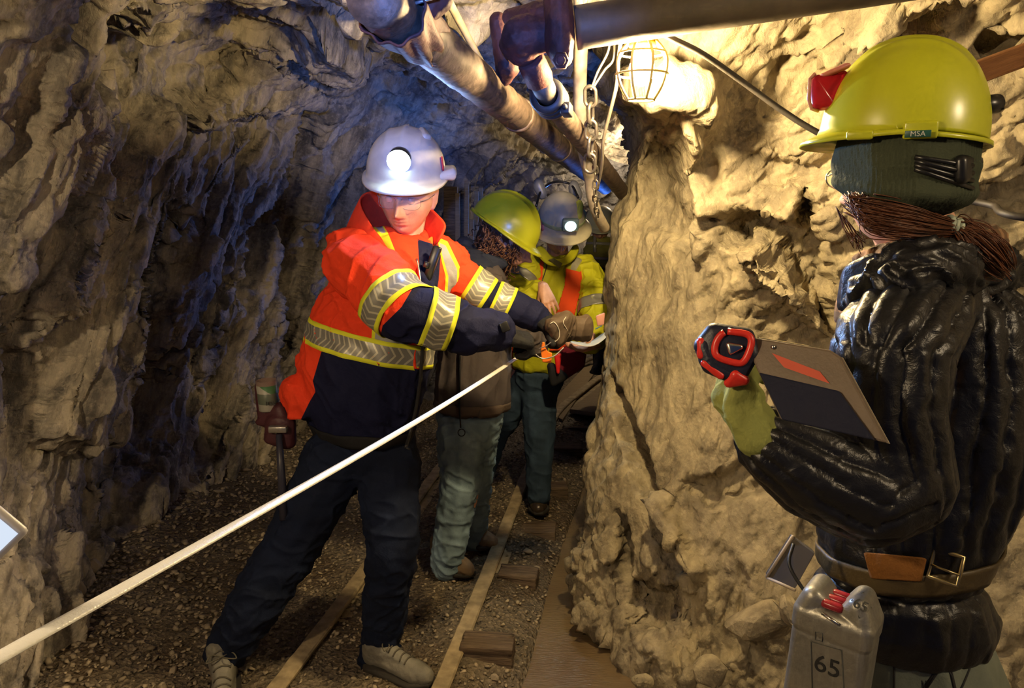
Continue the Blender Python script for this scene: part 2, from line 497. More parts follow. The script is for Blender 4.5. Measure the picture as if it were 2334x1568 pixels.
# ---------------------------------------------------------------- right wall with the pillar corner
HS = [-.15, 0, .45, .9, 1.3, 1.55, 1.72, 1.86, 2.0, 2.2, 2.55]
def st(*xy): return xy
ST = [
    [(1.9, 8.0)] * 11,
    [(1.12, 6.3)] * 11,
    [(.74, 4.9), (.74, 4.9), (.72, 4.9), (.70, 4.9), (.70, 4.9), (.7, 4.9), (.7, 4.9), (.7, 4.9), (.7, 4.9), (.7, 4.9), (.7, 4.9)],
    [(.56, 3.95), (.57, 3.95), (.57, 3.95), (.56, 3.95), (.56, 3.95), (.56, 3.95), (.55, 3.9), (.55, 3.8), (.5, 3.7), (.45, 3.7), (.4, 3.7)],
    [(.36, 3.25), (.37, 3.26), (.41, 3.3), (.44, 3.4), (.44, 3.35), (.45, 3.35), (.48, 3.3), (.52, 3.2), (.52, 3.1), (.5, 3.0), (.4, 3.0)],
    [(.24, 2.72), (.25, 2.74), (.32, 2.84), (.385, 2.98), (.38, 3.0), (.40, 2.98), (.42, 2.92), (.45, 2.68), (.45, 2.62), (.42, 2.55), (.3, 2.4)],
    [(.38, 2.46), (.40, 2.48), (.46, 2.58), (.5, 2.74), (.52, 2.82), (.53, 2.82), (.52, 2.76), (.48, 2.27), (.47, 2.38), (.44, 2.3), (.4, 2.2)],
    [(.55, 2.16), (.58, 2.2), (.66, 2.36), (.69, 2.5), (.70, 2.56), (.71, 2.54), (.70, 2.5), (.67, 2.42), (.64, 2.36), (.6, 2.2), (.5, 1.9)],
    [(.92, 2.02), (.95, 2.06), (.98, 2.22), (.99, 2.40), (1., 2.40), (1., 2.36), (1., 2.32), (.99, 2.28), (.97, 2.18), (.93, 1.9), (.85, 1.4)],
    [(1.38, 1.9), (1.4, 1.94), (1.42, 2.1), (1.44, 2.3), (1.44, 2.36), (1.43, 2.32), (1.42, 2.22), (1.4, 2.1), (1.36, 1.9), (1.25, 1.6), (1.1, 1.1)],
    [(1.85, 1.6), (1.88, 1.64), (1.95, 1.75), (2.0, 1.9), (2.0, 1.9), (1.98, 1.84), (1.95, 1.75), (1.9, 1.6), (1.8, 1.45), (1.6, 1.2), (1.4, .7)],
    [(2.0, .8), (2.0, .8), (2.05, .8), (2.1, .8), (2.1, .8), (2.1, .8), (2.05, .75), (2.0, .7), (1.9, .6), (1.8, .5), (1.5, .3)],
    [(2.0, -.9)] * 8 + [(1.9, -.9), (1.8, -.9), (1.5, -.9)],
]
nS = len(ST); S = np.zeros((nS, 11, 3))
for i in range(nS):
    for j in range(11): S[i, j] = (*ST[i][j], HS[j])
def dens(arr, axis, steps):
    """interpolate along axis with per-segment counts, catmull-rom"""
    a = np.moveaxis(arr, axis, 0); out = []
    n = len(a)
    for i in range(n - 1):
        p0 = a[max(i - 1, 0)]; p1 = a[i]; p2 = a[i + 1]; p3 = a[min(i + 2, n - 1)]
        for t in np.linspace(0, 1, steps[i], endpoint=False):
            out.append(.5 * ((2 * p1) + (-p0 + p2) * t + (2 * p0 - 5 * p1 + 4 * p2 - p3) * t * t + (-p0 + 3 * p1 - 3 * p2 + p3) * t ** 3))
    out.append(a[-1]); return np.moveaxis(np.array(out), 0, axis)
S1 = dens(S, 0, [40, 50, 70, 60, 60, 60, 50, 60, 70, 50, 30, 20])
S1 = dens(S1, 1, [8, 55, 55, 48, 32, 24, 24, 22, 26, 30])
nr = grid_normals(S1)
# towards the room: camera side
ctr = np.array([0.3, 1.2, 1.3]); 
mid = S1[350:500, 100:200].reshape(-1, 3); nm = nr[350:500, 100:200].reshape(-1, 3)
if ((ctr - mid) * nm).sum() < 0: nr = -nr
fr = S1.reshape(-1, 3); nf = nr.reshape(-1, 3)
dR = (.42, -.05, .9)
amp = np.clip((1.45 - np.abs(fr[:, 2] - .0)) / 1.2, .0, 1) 
upr = np.clip((fr[:, 0] - .62) / .2, 0, 1) * np.clip((fr[:, 2] - 1.0) / .3, 0, 1)
low = np.clip((.55 - fr[:, 2]) / .35, 0, 1); face = np.clip((.70 - fr[:, 0]) / .1, 0, 1) * np.clip((fr[:, 2] - .45) / .3, 0, 1)
shR = S1.shape[:2]; dU = (.75, 0, .66); dW = (.3, 0, .9); N1 = (0, 1, 0)
def tri(a_, b_, c_): return a_ * .62 * (1 - upr) * (1 - low) + b_ * upr + c_ * low
rr = tri(relief(fr, dR, N1, [(.42, 2.2, .11, 1.0)], 31) * (1 - .45 * face), relief(fr, dU, N1, [(.3, 2.2, .09, 1.3)], 91), relief(fr, dW, N1, [(.22, 1.5, .085, 1.2)], 61) * (.5 + .5 * np.clip((fr[:, 0] - .4) / .2, 0, 1))) + .05 * fbm(fr * 2.6, 3, 15)
fr = fr + nf * rr[:, None]
fr = add_feats(fr, nf, [
    # long vertical rib right of the shaded pillar face
    ([(1560, 285), (1590, 300), (1640, 520), (1600, 600), (1575, 480)], .07, 14),
    ([(1385, 250), (1560, 270), (1590, 480), (1580, 560), (1420, 500), (1380, 420)], -.05, 20),
    # overhanging lip under the lamp
    ([(1390, 225), (1450, 235), (1560, 250), (1590, 270), (1610, 240), (1600, 200), (1560, 160), (1380, 150)], .07, 16),
    # dark undercut with a tilted slab below
    ([(1600, 500), (1660, 560), (1740, 560), (1860, 690), (1900, 760), (1900, 560), (1830, 440), (1800, 520), (1700, 490)], -.20, 18),
    ([(1680, 520), (1760, 560), (1850, 700), (1880, 760), (1800, 700), (1700, 600)], .12, 12),
    # long slots at the pillar foot
    ([(1395, 860), (1440, 960), (1490, 1080), (1500, 1180), (1560, 1300), (1530, 1310), (1450, 1100), (1405, 960)], -.14, 12),
    ([(1500, 1130), (1530, 1150), (1610, 1300), (1590, 1330), (1520, 1230)], .09, 10),
    ([(1405, 1170), (1425, 1180), (1440, 1400), (1430, 1460), (1410, 1300)], -.10, 10),
    ([(1560, 1100), (1620, 1090), (1700, 1050), (1760, 1010), (1780, 1120), (1700, 1140), (1600, 1150)], -.09, 14),
    ([(1760, 150), (1830, 120), (1900, 180), (1830, 210), (1790, 260), (1740, 270)], -.08, 14),
    ([(2230, 110), (2334, 95), (2334, 190), (2240, 175)], -.15, 12),
    ([(1440, 1330), (1510, 1350), (1500, 1430), (1450, 1420)], -.08, 14),
])
nf = renormal(fr, nf, shR, 4)
rr = tri(relief(fr, dR, N1, [(.16, 2.6, .05, 1.2)], 44, 2.) * (1 - .5 * face), relief(fr, dU, N1, [(.11, 2.5, .042, 1.4)], 104, 2.), relief(fr, dW, N1, [(.09, 1.6, .04, 1.3)], 74, 2.)); fr = fr + nf * rr[:, None]
nf = renormal(fr, nf, shR, 3)
rr = tri(relief(fr, dR, N1, [(.06, 2.8, .018, 1.3), (.024, 2.5, .007, 1.3)], 57, 2.) * (1 - .3 * face) + fibres(fr, dR, N1, [(.10, 6, .022), (.04, 7, .014), (.017, 7, .007)], 35), relief(fr, dU, N1, [(.045, 2.4, .018, 1.4), (.02, 2.2, .007, 1.4)], 117, 2.) + fibres(fr, (.6, 0, .8), N1, [(.05, 5, .014), (.02, 6, .006)], 37), relief(fr, dW, N1, [(.035, 1.6, .016, 1.4), (.016, 1.6, .006, 1.3)], 87, 2.)); fr = fr + nf * rr[:, None]
wr = link('wall_right', mesh_np('wall_right', fr, grid_faces(S1.shape[0], S1.shape[1])), M_rockR)
tag(wr, 'tan schist rock wall and leaning pillar corner lit by the cage lamp', None, None, 'structure')

# ---------------------------------------------------------------- floor
RX = np.array([[-.30, 1.8], [-.229, 2.191], [-.15, 2.65], [-.074, 3.102], [.085, 4.099], [.343, 5.406], [.80, 6.5], [1.5, 7.5]])
LX = np.array([[-.84, 1.8], [-.769, 2.191], [-.70, 2.55], [-.641, 2.906], [-.46, 4.03], [-.20, 5.4], [.25, 6.7], [.95, 7.8]])
DX = np.array([[-.05, 1.8], [.004, 2.191], [.10, 2.65], [.183, 3.061], [.30, 3.6], [.463, 4.28], [.6, 4.8], [.75, 5.4], [1.2, 6.5], [2, 7.5]])
def floor_z(x, y):
    p = np.stack([x, y, 0 * x], 1)
    rx = np.interp(y, RX[:, 1], RX[:, 0]); dx = np.interp(y, DX[:, 1], DX[:, 0])
    z = .016 * fbm(p * 5, 4, 2) + .02 * vnoise(p * 1.3, 8)
    z += .10 * np.clip((-1.05 - x) / .6, 0, 1) ** 1.3
    t = np.clip((x - rx - .05) / (dx - rx - .02), 0, 1); z -= .06 * t * (1 - 0)
    k = np.clip((x - dx) / .05, 0, 1) * (y < 4.45); z -= .05 * k * (3 - 2 * k) * .5
    z -= .01
    wet = np.clip((x - .35) / .3, 0, 1) * np.clip((2.25 - y) / .1, 0, 1); z += .08 * wet
    return z
xs = np.arange(-2.1, 2.4, .014); ys = np.concatenate([np.arange(-.9, 1.6, .05), np.arange(1.6, 4.6, .014), np.arange(4.6, 8.4, .03)])
X, Y = np.meshgrid(xs, ys, indexing='ij'); fp = np.stack([X.ravel(), Y.ravel(), floor_z(X.ravel(), Y.ravel())], 1)
hh, ee = facets(fp * np.array([34, 34, 1]), 5); fp[:, 2] += .005 * hh * (np.interp(fp[:, 1], DX[:, 1], DX[:, 0]) > fp[:, 0])
t = NT('wet_gravel_floor'); v = t.coord()
vo = t.node('ShaderNodeTexVoronoi', Vector=v, Scale=62.0); vo2 = t.node('ShaderNodeTexVoronoi', Vector=v, Scale=140.0)
c = t.mix(t.node('ShaderNodeSeparateColor', Color=vo.outputs['Color']).outputs[0], (.10, .078, .052), (.24, .19, .13))
mud = t.ramp(t.noise(v, 2.2, 4), .47, .56)
c = t.mix(mud, c, (.11, .078, .045))
b = t.bump(vo.outputs['Distance'], .9, .012); b = t.bump(vo2.outputs['Distance'], .6, .005, b); b = t.bump(t.noise(v, 30, 5), .5, .01, b)
M_floor = t.fin(c, t.math('MULTIPLY_ADD', mud, -.25, .75), b)
fl = link('floor', mesh_np('floor', fp, grid_faces(len(xs), len(ys))), M_floor); tag(fl, 'muddy gravel floor of the mine tunnel', None, None, 'structure')

# ---------------------------------------------------------------- drain water
wpts = []
for yv in np.linspace(1.7, 4.45, 60):
    dxv = np.interp(yv, DX[:, 1], DX[:, 0]); wpts.append((dxv, yv))
co = []; 
for dxv, yv in wpts:
    for k in np.linspace(0, 1, 14): co.append((dxv - .05 + .66 * k, yv, -.063))
t = NT('brown_drain_water'); v = t.coord(); 
nz = t.noise(t.mapping(v, sc=(6, 30, 6)), 5, 4)
M_water = t.fin(t.mix(t.ramp(t.noise(v, 3, 3), .35, .65), (.15, .10, .052), (.20, .145, .08)), .10, t.bump(nz, .45, .006), Specular_IOR_Level=.6)
wt = link('drain_water', mesh_np('w', co, grid_faces(60, 14)), M_water); tag(wt, 'shallow brown water in the drain beside the right rail', None, None, 'structure')
dp_, _ = None, None

# ---------------------------------------------------------------- gravel (uncountable) and single loose stones
rng = random.Random(4)
def stone_mesh(seed, sub=1, flatk=.5):
    r = random.Random(seed); b = bmesh.new()
    for k in range(11 if sub == 1 else 22):
        a = Vector((r.gauss(0, 1), r.gauss(0, 1), r.gauss(0, 1))).normalized()
        b.verts.new((a.x * r.uniform(.7, 1), a.y * r.uniform(.6, .9), a.z * flatk * r.uniform(.7, 1)))
    res = bmesh.ops.convex_hull(b, input=b.verts); dead = [v for v in b.verts if not v.link_faces]
    if dead: bmesh.ops.delete(b, geom=dead, context='VERTS')
    return b
SV = []
for k in range(8):
    b = stone_mesh(k); bmesh.ops.triangulate(b, faces=b.faces); b.verts.index_update()
    SV.append((np.array([v.co[:] for v in b.verts]), np.array([[w.index for w in f.verts] for f in b.faces]))); b.free()
npr = np.random.RandomState(3)
cos, fcs_, off = [], [], 0
N = 9500; k = 0
while k < N:
    y = 1.7 + 3.6 * npr.rand() ** 1.3; x = npr.uniform(-1.75, .95)
    rx = np.interp(y, RX[:, 1], RX[:, 0]); lx = np.interp(y, LX[:, 1], LX[:, 0]); dx = np.interp(y, DX[:, 1], DX[:, 0])
    if x > dx: continue
    dens_ = 1 if x < lx - .12 else (.45 + .5 * (vnoise(np.array([[x * 3, y * 3, 0]]), 5)[0] > 0) if x < rx else .8)
    if abs(x - rx) < .035 or abs(x - lx) < .035: continue
    if npr.rand() > dens_: continue
    v, f = SV[npr.randint(8)]; s = .005 + .011 * npr.rand() ** 2.2
    if x < -1.1: s *= 1.35
    a = npr.rand() * 6.28; ca, sa = math.cos(a), math.sin(a); tl = npr.uniform(-.5, .5)
    w = v * s; w = np.stack([w[:, 0] * ca - w[:, 1] * sa, w[:, 0] * sa + w[:, 1] * ca, w[:, 2] + tl * w[:, 0]], 1)
    z = floor_z(np.array([x]), np.array([y]))[0]
    cos.append(w + np.array([x, y, z + s * .3])); fcs_.append(f + off); off += len(v); k += 1
def stone_mat(name, a, b):
    t = NT(name); v = t.coord(); inf = t.node('ShaderNodeNewGeometry').outputs['Random Per Island']
    c = t.mix(inf, a, b); return t.fin(c, .65, t.bump(t.noise(v, 220, 4), .5, .002))
M_gravel = stone_mat('gravel_chips', (.17, .135, .09), (.48, .39, .27))
M_stone = stone_mat('loose_stone', (.26, .21, .15), (.40, .33, .23))
gr = link('gravel', mesh_np('gravel', np.concatenate(cos), np.concatenate(fcs_)), M_gravel, sm=False)
tag(gr, 'small stone chips scattered over the tunnel floor', 'gravel', None, 'stuff')
def loose(px, py, size, seed, label, z=None, Y=None, flatk=.55, rot=0, name='loose_rock', mat=None, grp=None, sub=2, sc=(1, 1, 1)):
    b = stone_mesh(seed, 2, flatk)
    p = G(px, py) if Y is None else P(px, py, Y)
    bmesh.ops.bevel(b, geom=b.edges[:], offset=.06, segments=1, affect='EDGES')
    bmesh.ops.scale(b, vec=(size * sc[0], size * sc[1], size * sc[2]), verts=b.verts); bmesh.ops.rotate(b, matrix=Matrix.Rotation(rot, 3, 'Z'), verts=b.verts)
    me = bpy.data.meshes.new(name); b.to_mesh(me); b.free(); me.transform(Matrix.Identity(4))
    o = link(name, me, mat or M_stone, sm=False)
    if Y is None: p.z = float(floor_z(np.array([p.x]), np.array([p.y]))[0]) + size * sc[2] * flatk * .55
    o.location = p; tag(o, label, 'rock', grp); return o
# ================================================================ materials for props
M_rust = simple('rusty_iron', (.075, .024, .020), .7, .9, 90, .3, .5, 14)
M_pipe = simple('corroded_pipe', (.10, .068, .048), .62, 1.0, 60, .3, .6, 34)
M_greypipe = simple('weathered_grey_pipe', (.10, .08, .06), .6, .4, 60, .2, .35, 9)
M_steel = simple('worn_steel', (.45, .43, .40), .38, .3, 60, .8, .3, 20)
M_chain = simple('dark_chain_steel', (.16, .14, .12), .4, .4, 120, .8, .3, 30)
M_black = simple('black_rubber', (.02, .02, .022), .5, .3, 120)
M_cable = simple('dusty_black_cable', (.03, .024, .018), .6, .3, 120, 0, .3)
M_palecable = simple('pale_cable', (.42, .36, .26), .5, .3, 120, 0, .3)
M_hose = simple('dirty_hose', (.26, .22, .17), .45, .7, 60, .1, .5, 16)
def wood_mat(name, a, b, wet=.0):
    t = NT(name); v = t.coord(); m = t.mapping(v, sc=(5, 60, 60))
    n = t.noise(m, 2, 6, .6, .6); c = t.mix(t.ramp(n, .35, .65), a, b)
    return t.fin(c, .75 - wet, t.bump(n, .8, .008))
M_wood = wood_mat('old_dark_timber', (.07, .045, .03), (.20, .14, .09), .1)
M_woodpale = wood_mat('muddy_plank', (.27, .20, .115), (.36, .275, .165))
M_woodor = wood_mat('orange_timber', (.18, .07, .02), (.28, .12, .04))
M_rail = simple('mud_caked_rail', (.38, .30, .185), .72, .8, 55, 0, .35, 22)

# ---------------------------------------------------------------- overhead pipes
def seg(px, py, Y, px2, py2, Y2, n=2):
    a, b = P(px, py, Y), P(px2, py2, Y2); return [a.lerp(b, i / (n - 1)) for i in range(n)]
def rough_tube(name, pts, rad, mat, amp=.002, n=36, seed=0, parent=None, wall=None):
    m = MB(); m.tube(pts, rad, n); o = m.build(name, mat, parent)
    displace(o.data, lambda co, no: amp * fbm(co * 40, 3, seed)); return o
def dense_line(a, b, n): return [a.lerp(b, i / n) for i in range(n + 1)]

root = thing('air_pipe', P(950, 72, 1.6), 'corroded brown pipe running under the roof past the bright headlamp', 'pipe')
pa, pb = P(915, 45, 1.48), P(1340, 392, 3.95)
rough_tube('pipe_body', dense_line(pa - (pb - pa).normalized() * .13, pb + (pb - pa).normalized() * .8, 150), .049, M_pipe, .0035, 40, 2, root)
ax = (pb - pa).normalized()
m = MB(); c = pa.lerp(pb, .37); m.cyl(c, c + ax * .02, .054, n=36, bev=.003); m.build('joint_ring', M_pipe, root); m = MB(); c = pa.lerp(pb, .66); m.cyl(c, c + ax * .03, .053, n=36, bev=.003); m.build('joint_ring', M_pipe, root)
# torn rusty sleeve at the near end
m = MB(); b = bmesh.new(); u, v, w_ = basis(ax); N_ = 48; rows = 16; vv = []
r_ = random.Random(5)
for i in range(rows):
    ring = []
    for k in range(N_):
        t_ = 2 * math.pi * k / N_; edge = .02 * math.sin(3 * t_) + .018 * math.sin(7 * t_ + 1) + .008 * math.sin(17 * t_)
        s_ = i / (rows - 1); L_ = .075 - s_ * (.16) + (1 - s_) * edge
        rr_ = .052 + .010 * s_ ** 1.5 * (1 + .6 * math.sin(2 * t_ + .7)) + .004 * math.sin(9 * t_ + 6 * s_)
        ring.append(b.verts.new(pa + w_ * (L_ + .03) + (u * math.cos(t_) + v * math.sin(t_)) * rr_))
    vv.append(ring)
for i in range(rows - 1):
    for k in range(N_): b.faces.new((vv[i][k], vv[i][(k + 1) % N_], vv[i + 1][(k + 1) % N_], vv[i + 1][k]))
m.merge(b); o = m.build('torn_sleeve', M_rust, root); solid(o, .004)

root = thing('rusted_valve', P(880, -10, 1.5), 'rust-crusted lump of old valve hanging above the torn pipe end', 'valve')
m = MB(); m.hull([(P(850, -20, 1.5), .045), (P(905, -10, 1.52), .05)]).hull([(P(870, 40, 1.55), .022), (P(960, 30, 1.5), .03), (P(985, -10, 1.5), .04)]).hull([(P(845, 55, 1.56), .010), (P(900, 78, 1.55), .014), (P(935, 60, 1.52), .02)])
me = m.remesh(.004, 3); displace(me, lambda co, no: .006 * fbm(co * 30, 4, 3)); link('valve_body', me, M_rust, root)
m = MB(); m.tube([P(945, 8, 1.42), P(965, 2, 1.42), P(1000, -8, 1.42)], .003, 10); m.build('steel_pin', M_steel, root)

cd = MB(); cd.tube([P(1012, -18, 2.1), P(1050, 55, 2.35), P(1095, 138, 2.75), P(1150, 230, 3.2), P(1200, 312, 3.5), P(1240, 345, 3.75), P(1275, 352, 3.95)], .0115, 14)
o = cd.build('conduit', M_palecable); tag(o, 'thin pale conduit crossing behind the corroded brown pipe', 'conduit')

# flanged fitting
root = thing('pipe_fitting', P(1270, 60, 1.85), 'dark red rusty iron pipe fitting with a bolted flange beside the big grey pipe', 'pipe fitting')
m = MB(); Yv = 1.84
m.hull([(P(1270, -30, Yv), (.034, .05, .05)), (P(1276, 95, Yv), (.037, .05, .05)), (P(1280, 135, Yv), (.026, .04, .02))])
me = m.remesh(.0035, 4); displace(me, lambda co, no: .003 * fbm(co * 35, 4, 8)); link('flange', me, M_rust, root)
m = MB(); m.hull([(P(1190, 85, 1.88), .052), (P(1240, 78, 1.88), .045)]).hull([(P(1165, 105, 1.9), .03), (P(1195, 110, 1.9), .045)]).hull([(P(1135, 50, 2.0), .025), (P(1160, 150, 2.0), .03), (P(1150, 180, 2.05), .02)]).hull([(P(1160, 40, 1.95), .02), (P(1240, 50, 1.9), .05)])
me = m.remesh(.0035, 4); displace(me, lambda co, no: .004 * fbm(co * 35, 4, 18)); link('elbow', me, M_rust, root)
m = MB(); d_ = (P(1275, 138, 1.74) - P(1278, 138, 1.84)); m.cyl(P(1279, 138, 1.83), P(1278, 138, 1.775), .022, .019, 6, .003); m.cyl(P(1278, 138, 1.78), P(1278, 138, 1.765), .011, .011, 20, .002); m.build('bolt', M_rust, root)
p1, p2 = P(1208, 135, 1.9), P(1232, 185, 1.95)
m = MB(); m.cyl(p1, p2, .035, .036, 8, .003); m.build('hex_coupling', M_rust, root)
p3 = P(1250, 222, 1.99); m = MB(); m.cyl(p2, p3, .029, .029, 32); m.build('nipple', M_greypipe, root)

root = thing('water_pipe', P(1300, 280, 2.2), 'short mud-streaked pipe held in a black clamp under the red fitting', 'pipe')
p4 = P(1350, 350, 2.6); rough_tube('pipe_body', dense_line(p3, p4 + (p4 - p3).normalized() * .8, 60), .031, M_pipe, .002, 32, 4, root)
m = MB(); axc = (p4 - p3).normalized(); u, v, w_ = basis(axc)
for k in range(3):
    c = p3 + axc * (-.012 + .026 * k); m.lathe([(.030, -.010), (.045, -.009), (.047, 0), (.045, .009), (.030, .010)], c, axc, 32)
for a_ in (.6, 3.7):
    c = p3 + axc * .014 + (u * math.cos(a_) + v * math.sin(a_)) * .055; m.box(c, (.025, .03, .045), axc.to_track_quat('Z', 'Y').to_matrix(), .003)
    m.cyl(c - axc * .035, c + axc * .035, .007, n=10)
m.build('clamp', M_black, root)

pa_, pb_ = P(1312, 64, 1.86), P(2200, -70, 1.80)
o = rough_tube('grey_overhead_pipe', dense_line(pa_, pb_, 60), .0495, M_greypipe, .0006, 48, 7); o.name = 'overhead_pipe'
tag(o, 'big grey-brown pipe crossing the top of the view above the cage lamp', 'pipe')

m = MB(); pts = [P(1323, -30, 2.25), P(1325, 60, 2.28), P(1322, 180, 2.35), P(1322, 260, 2.42), P(1330, 340, 2.55), P(1343, 400, 2.65), P(1350, 450, 2.7), P(1360, 485, 2.75), P(1378, 520, 2.85)]
def curve_pts(pts, n=12):
    out = []; L = [2 * pts[0] - pts[1]] + pts + [2 * pts[-1] - pts[-2]]
    for i in range(1, len(L) - 2):
        a, b, c, d = L[i - 1:i + 3]
        for k in range(n):
            t = k / n; out.append(.5 * ((2 * b) + (c - a) * t + (2 * a - 5 * b + 4 * c - d) * t * t + (3 * b - a - 3 * c + d) * t ** 3))
    out.append(pts[-1]); return out
o = rough_tube('rubber_hose', curve_pts(pts, 14), .0205, M_hose, .0012, 28, 9); tag(o, 'dirty pale hose hanging straight down behind the big grey pipe', 'hose')

# chain
def chain(name, pts, wire, ln, wd, label):
    root = thing(name, pts[0], label, 'chain'); L = sum((b - a).length for a, b in zip(pts[:-1], pts[1:])); n = int(L / (ln * .78)); cp = curve_pts(pts, 20)
    acc = [0]; 
    for a, b in zip(cp[:-1], cp[1:]): acc.append(acc[-1] + (b - a).length)
    def at(s):
        for i in range(len(cp) - 1):
            if acc[i + 1] >= s: return cp[i].lerp(cp[i + 1], (s - acc[i]) / (acc[i + 1] - acc[i] + 1e-9)), (cp[i + 1] - cp[i]).normalized()
        return cp[-1], (cp[-1] - cp[-2]).normalized()
    for k in range(n):
        c, d = at((k + .5) * acc[-1] / n); u = Vector((1, 0, 0)); u = (u - d * u.dot(d)).normalized(); v = d.cross(u)
        s_ = (u * .9 + v * .35).normalized() if k % 2 == 0 else (v * .9 - u * .42).normalized()
        loop = []; h = ln / 2 - wd / 2
        for i in range(20):
            t = 2 * math.pi * i / 20; x = math.cos(t) * wd / 2; y = math.sin(t) * wd / 2 + (h if math.sin(t) >= 0 else -h)
            loop.append(c + s_ * x + d * y)
        m = MB(); m.tube(loop, wire, 10, cl=True); m.build('link', M_chain, root)
    return root
chain('hanging_chain', [P(1345, 200, 2.2), P(1347, 290, 2.25), P(1344, 390, 2.3)], .0052, .058, .033, 'dark steel chain hanging beside the dirty pale hose')
chain('thin_chain', [P(1352, 345, 2.45), P(1358, 400, 2.5), P(1356, 440, 2.52), P(1362, 500, 2.6)], .0028, .032, .017, 'thinner bright chain dangling below the dark steel chain')
m = MB(); m.tube(curve_pts([P(1347, 205, 2.2), P(1362, 165, 2.19), P(1385, 120, 2.17), P(1392, 80, 2.16)]), .0035, 8).tube(curve_pts([P(1350, 203, 2.21), P(1378, 160, 2.2), P(1398, 135, 2.19), P(1400, 80, 2.18)]), .0035, 8)
o = m.build('hanger_wire', M_steel); tag(o, 'bright looped steel wires holding up the dark chain', 'wire')
m = MB(); m.tube(curve_pts([P(1418, 75, 2.1), P(1410, 130, 2.15), P(1406, 190, 2.2), P(1392, 250, 2.3), P(1375, 320, 2.45), P(1372, 375, 2.6), P(1362, 430, 2.8)]), .0055, 10)
o = m.build('lamp_cord', M_palecable); tag(o, 'thin pale cord dropping from the roof left of the cage lamp', 'cord')
m = MB(); m.tube(curve_pts([P(1440, 20, 1.9), P(1515, 78, 1.9), P(1600, 122, 1.9), P(1700, 192, 1.9), P(1780, 250, 1.88), P(1860, 300, 1.85), P(2000, 370, 1.8), P(2100, 415, 1.75), P(2195, 452, 1.7), P(2260, 468, 1.65), P(2420, 505, 1.5), Vector((1.98, 1.45, 1.5))]), .0075, 12)
o = m.build('power_cable', M_cable); tag(o, 'black power cable slung across the right wall from the lamp to behind the yellow helmet', 'cable')
m = MB()
for k in range(5): m.tube([P(1368 + 6 * k, 400 + 14 * k, 2.9), P(1376 + 3 * k, 450 + 10 * k, 2.93), P(1378 + 2 * k, 520, 2.95)], .006, 8)
m.bm.free()

# ---------------------------------------------------------------- cage lamp
root = thing('cage_lamp', P(1465, 110, 1.95), 'glowing work lamp in a yellow wire cage hanging from the big pipe', 'lamp')
lc = P(1463, 150, 1.95); up = Vector((0, 0, 1)); M_yel = simple('yellow_plastic', (.75, .5, .03), .4)
m = MB(); m.lathe([(0, .125), (.014, .12), (.02, .09), (.022, .07), (.032, .062), (.034, .045), (0, .045)], lc, up, 28); m.build('socket', M_yel, root)
t = NT('lamp_glass'); em = t.node('ShaderNodeEmission', Color=(1, .74, .36, 1), Strength=2000.0); t.lk(em.outputs[0], t.out.inputs[0])
m = MB(); m.lathe([(0, .05), (.016, .045), (.026, .02), (.032, -.005), (.028, -.03), (.016, -.045), (0, -.05)], lc, up, 28); bulb = m.build('bulb', t.m, root)
m = MB(); t = NT('cage_wire'); M_cage = t.fin((.8, .62, .2), .4)
for k in range(8):
    a = 2 * math.pi * (k + .3) / 8; d = Vector((math.cos(a), math.sin(a), 0))
    m.tube(curve_pts([lc + up * .06 + d * .033, lc + up * .03 + d * .058, lc + d * .066, lc - up * .045 + d * .056, lc - up * .082 + d * .034], 5), .0036, 8)
for z, r in ((.03, .058), (-.02, .064), (-.082, .034)):
    m.tube([lc + up * z + Vector((math.cos(a), math.sin(a), 0)) * r for a in [2 * math.pi * k / 28 for k in range(28)]], .0028, 8, cl=True)
m.build('cage', M_cage, root)
m = MB(); m.tube([lc + up * .12, P(1458, 60, 2.0), P(1440, 20, 1.9)], .005, 10); m.build('cord', M_cable, root)

# ---------------------------------------------------------------- track
def rail(name, pts, label):
    prof = [(-.029, .052), (-.025, .058), (.025, .058), (.029, .052), (.027, .042), (.012, .036), (.012, .020), (.058, .016), (.062, .0), (-.05, -.006), (-.048, .004), (-.008, .008), (-.008, .034), (-.024, .04)]
    b = bmesh.new(); rings = []
    for i, p in enumerate(pts):
        d = (pts[min(i + 1, len(pts) - 1)] - pts[max(i - 1, 0)]).normalized(); s = Vector((d.y, -d.x, 0))
        rings.append([b.verts.new(p + s * x + Vector((0, 0, z))) for x, z in prof])
    n = len(prof)
    for A, B in zip(rings[:-1], rings[1:]):
        for k in range(n): b.faces.new((A[k], A[(k + 1) % n], B[(k + 1) % n], B[k]))
    b.faces.new(rings[0]); b.faces.new(rings[-1][::-1]); bmesh.ops.recalc_face_normals(b, faces=b.faces)
    m = MB(); m.merge(b); o = m.build(name, M_rail, sm=True)
    displace(o.data, lambda co, no: .0035 * fbm(co * 28, 3, 6) + .002); o.modifiers.new('e', 'EDGE_SPLIT').split_angle = R(40); tag(o, label, 'rail'); return o
def rpts(T, y0, y1, n=160, z=-.03):
    ys_ = np.linspace(y0, y1, n); xs_ = np.interp(ys_, T[:, 1], T[:, 0])
    k = np.ones(15) / 15; xs_ = np.convolve(np.pad(xs_, 7, mode='reflect', reflect_type='odd'), k, 'valid')
    return [Vector((a, b, z)) for a, b in zip(xs_, ys_)]
rail('track_rail', rpts(RX, 1.6, 7.2), 'mud-caked right rail of the narrow track beside the drain')
rail('track_rail', rpts(LX, 1.6, 7.2), 'left rail of the narrow track, passing between the orange-jacketed man’s boots'.replace('’', "'"))
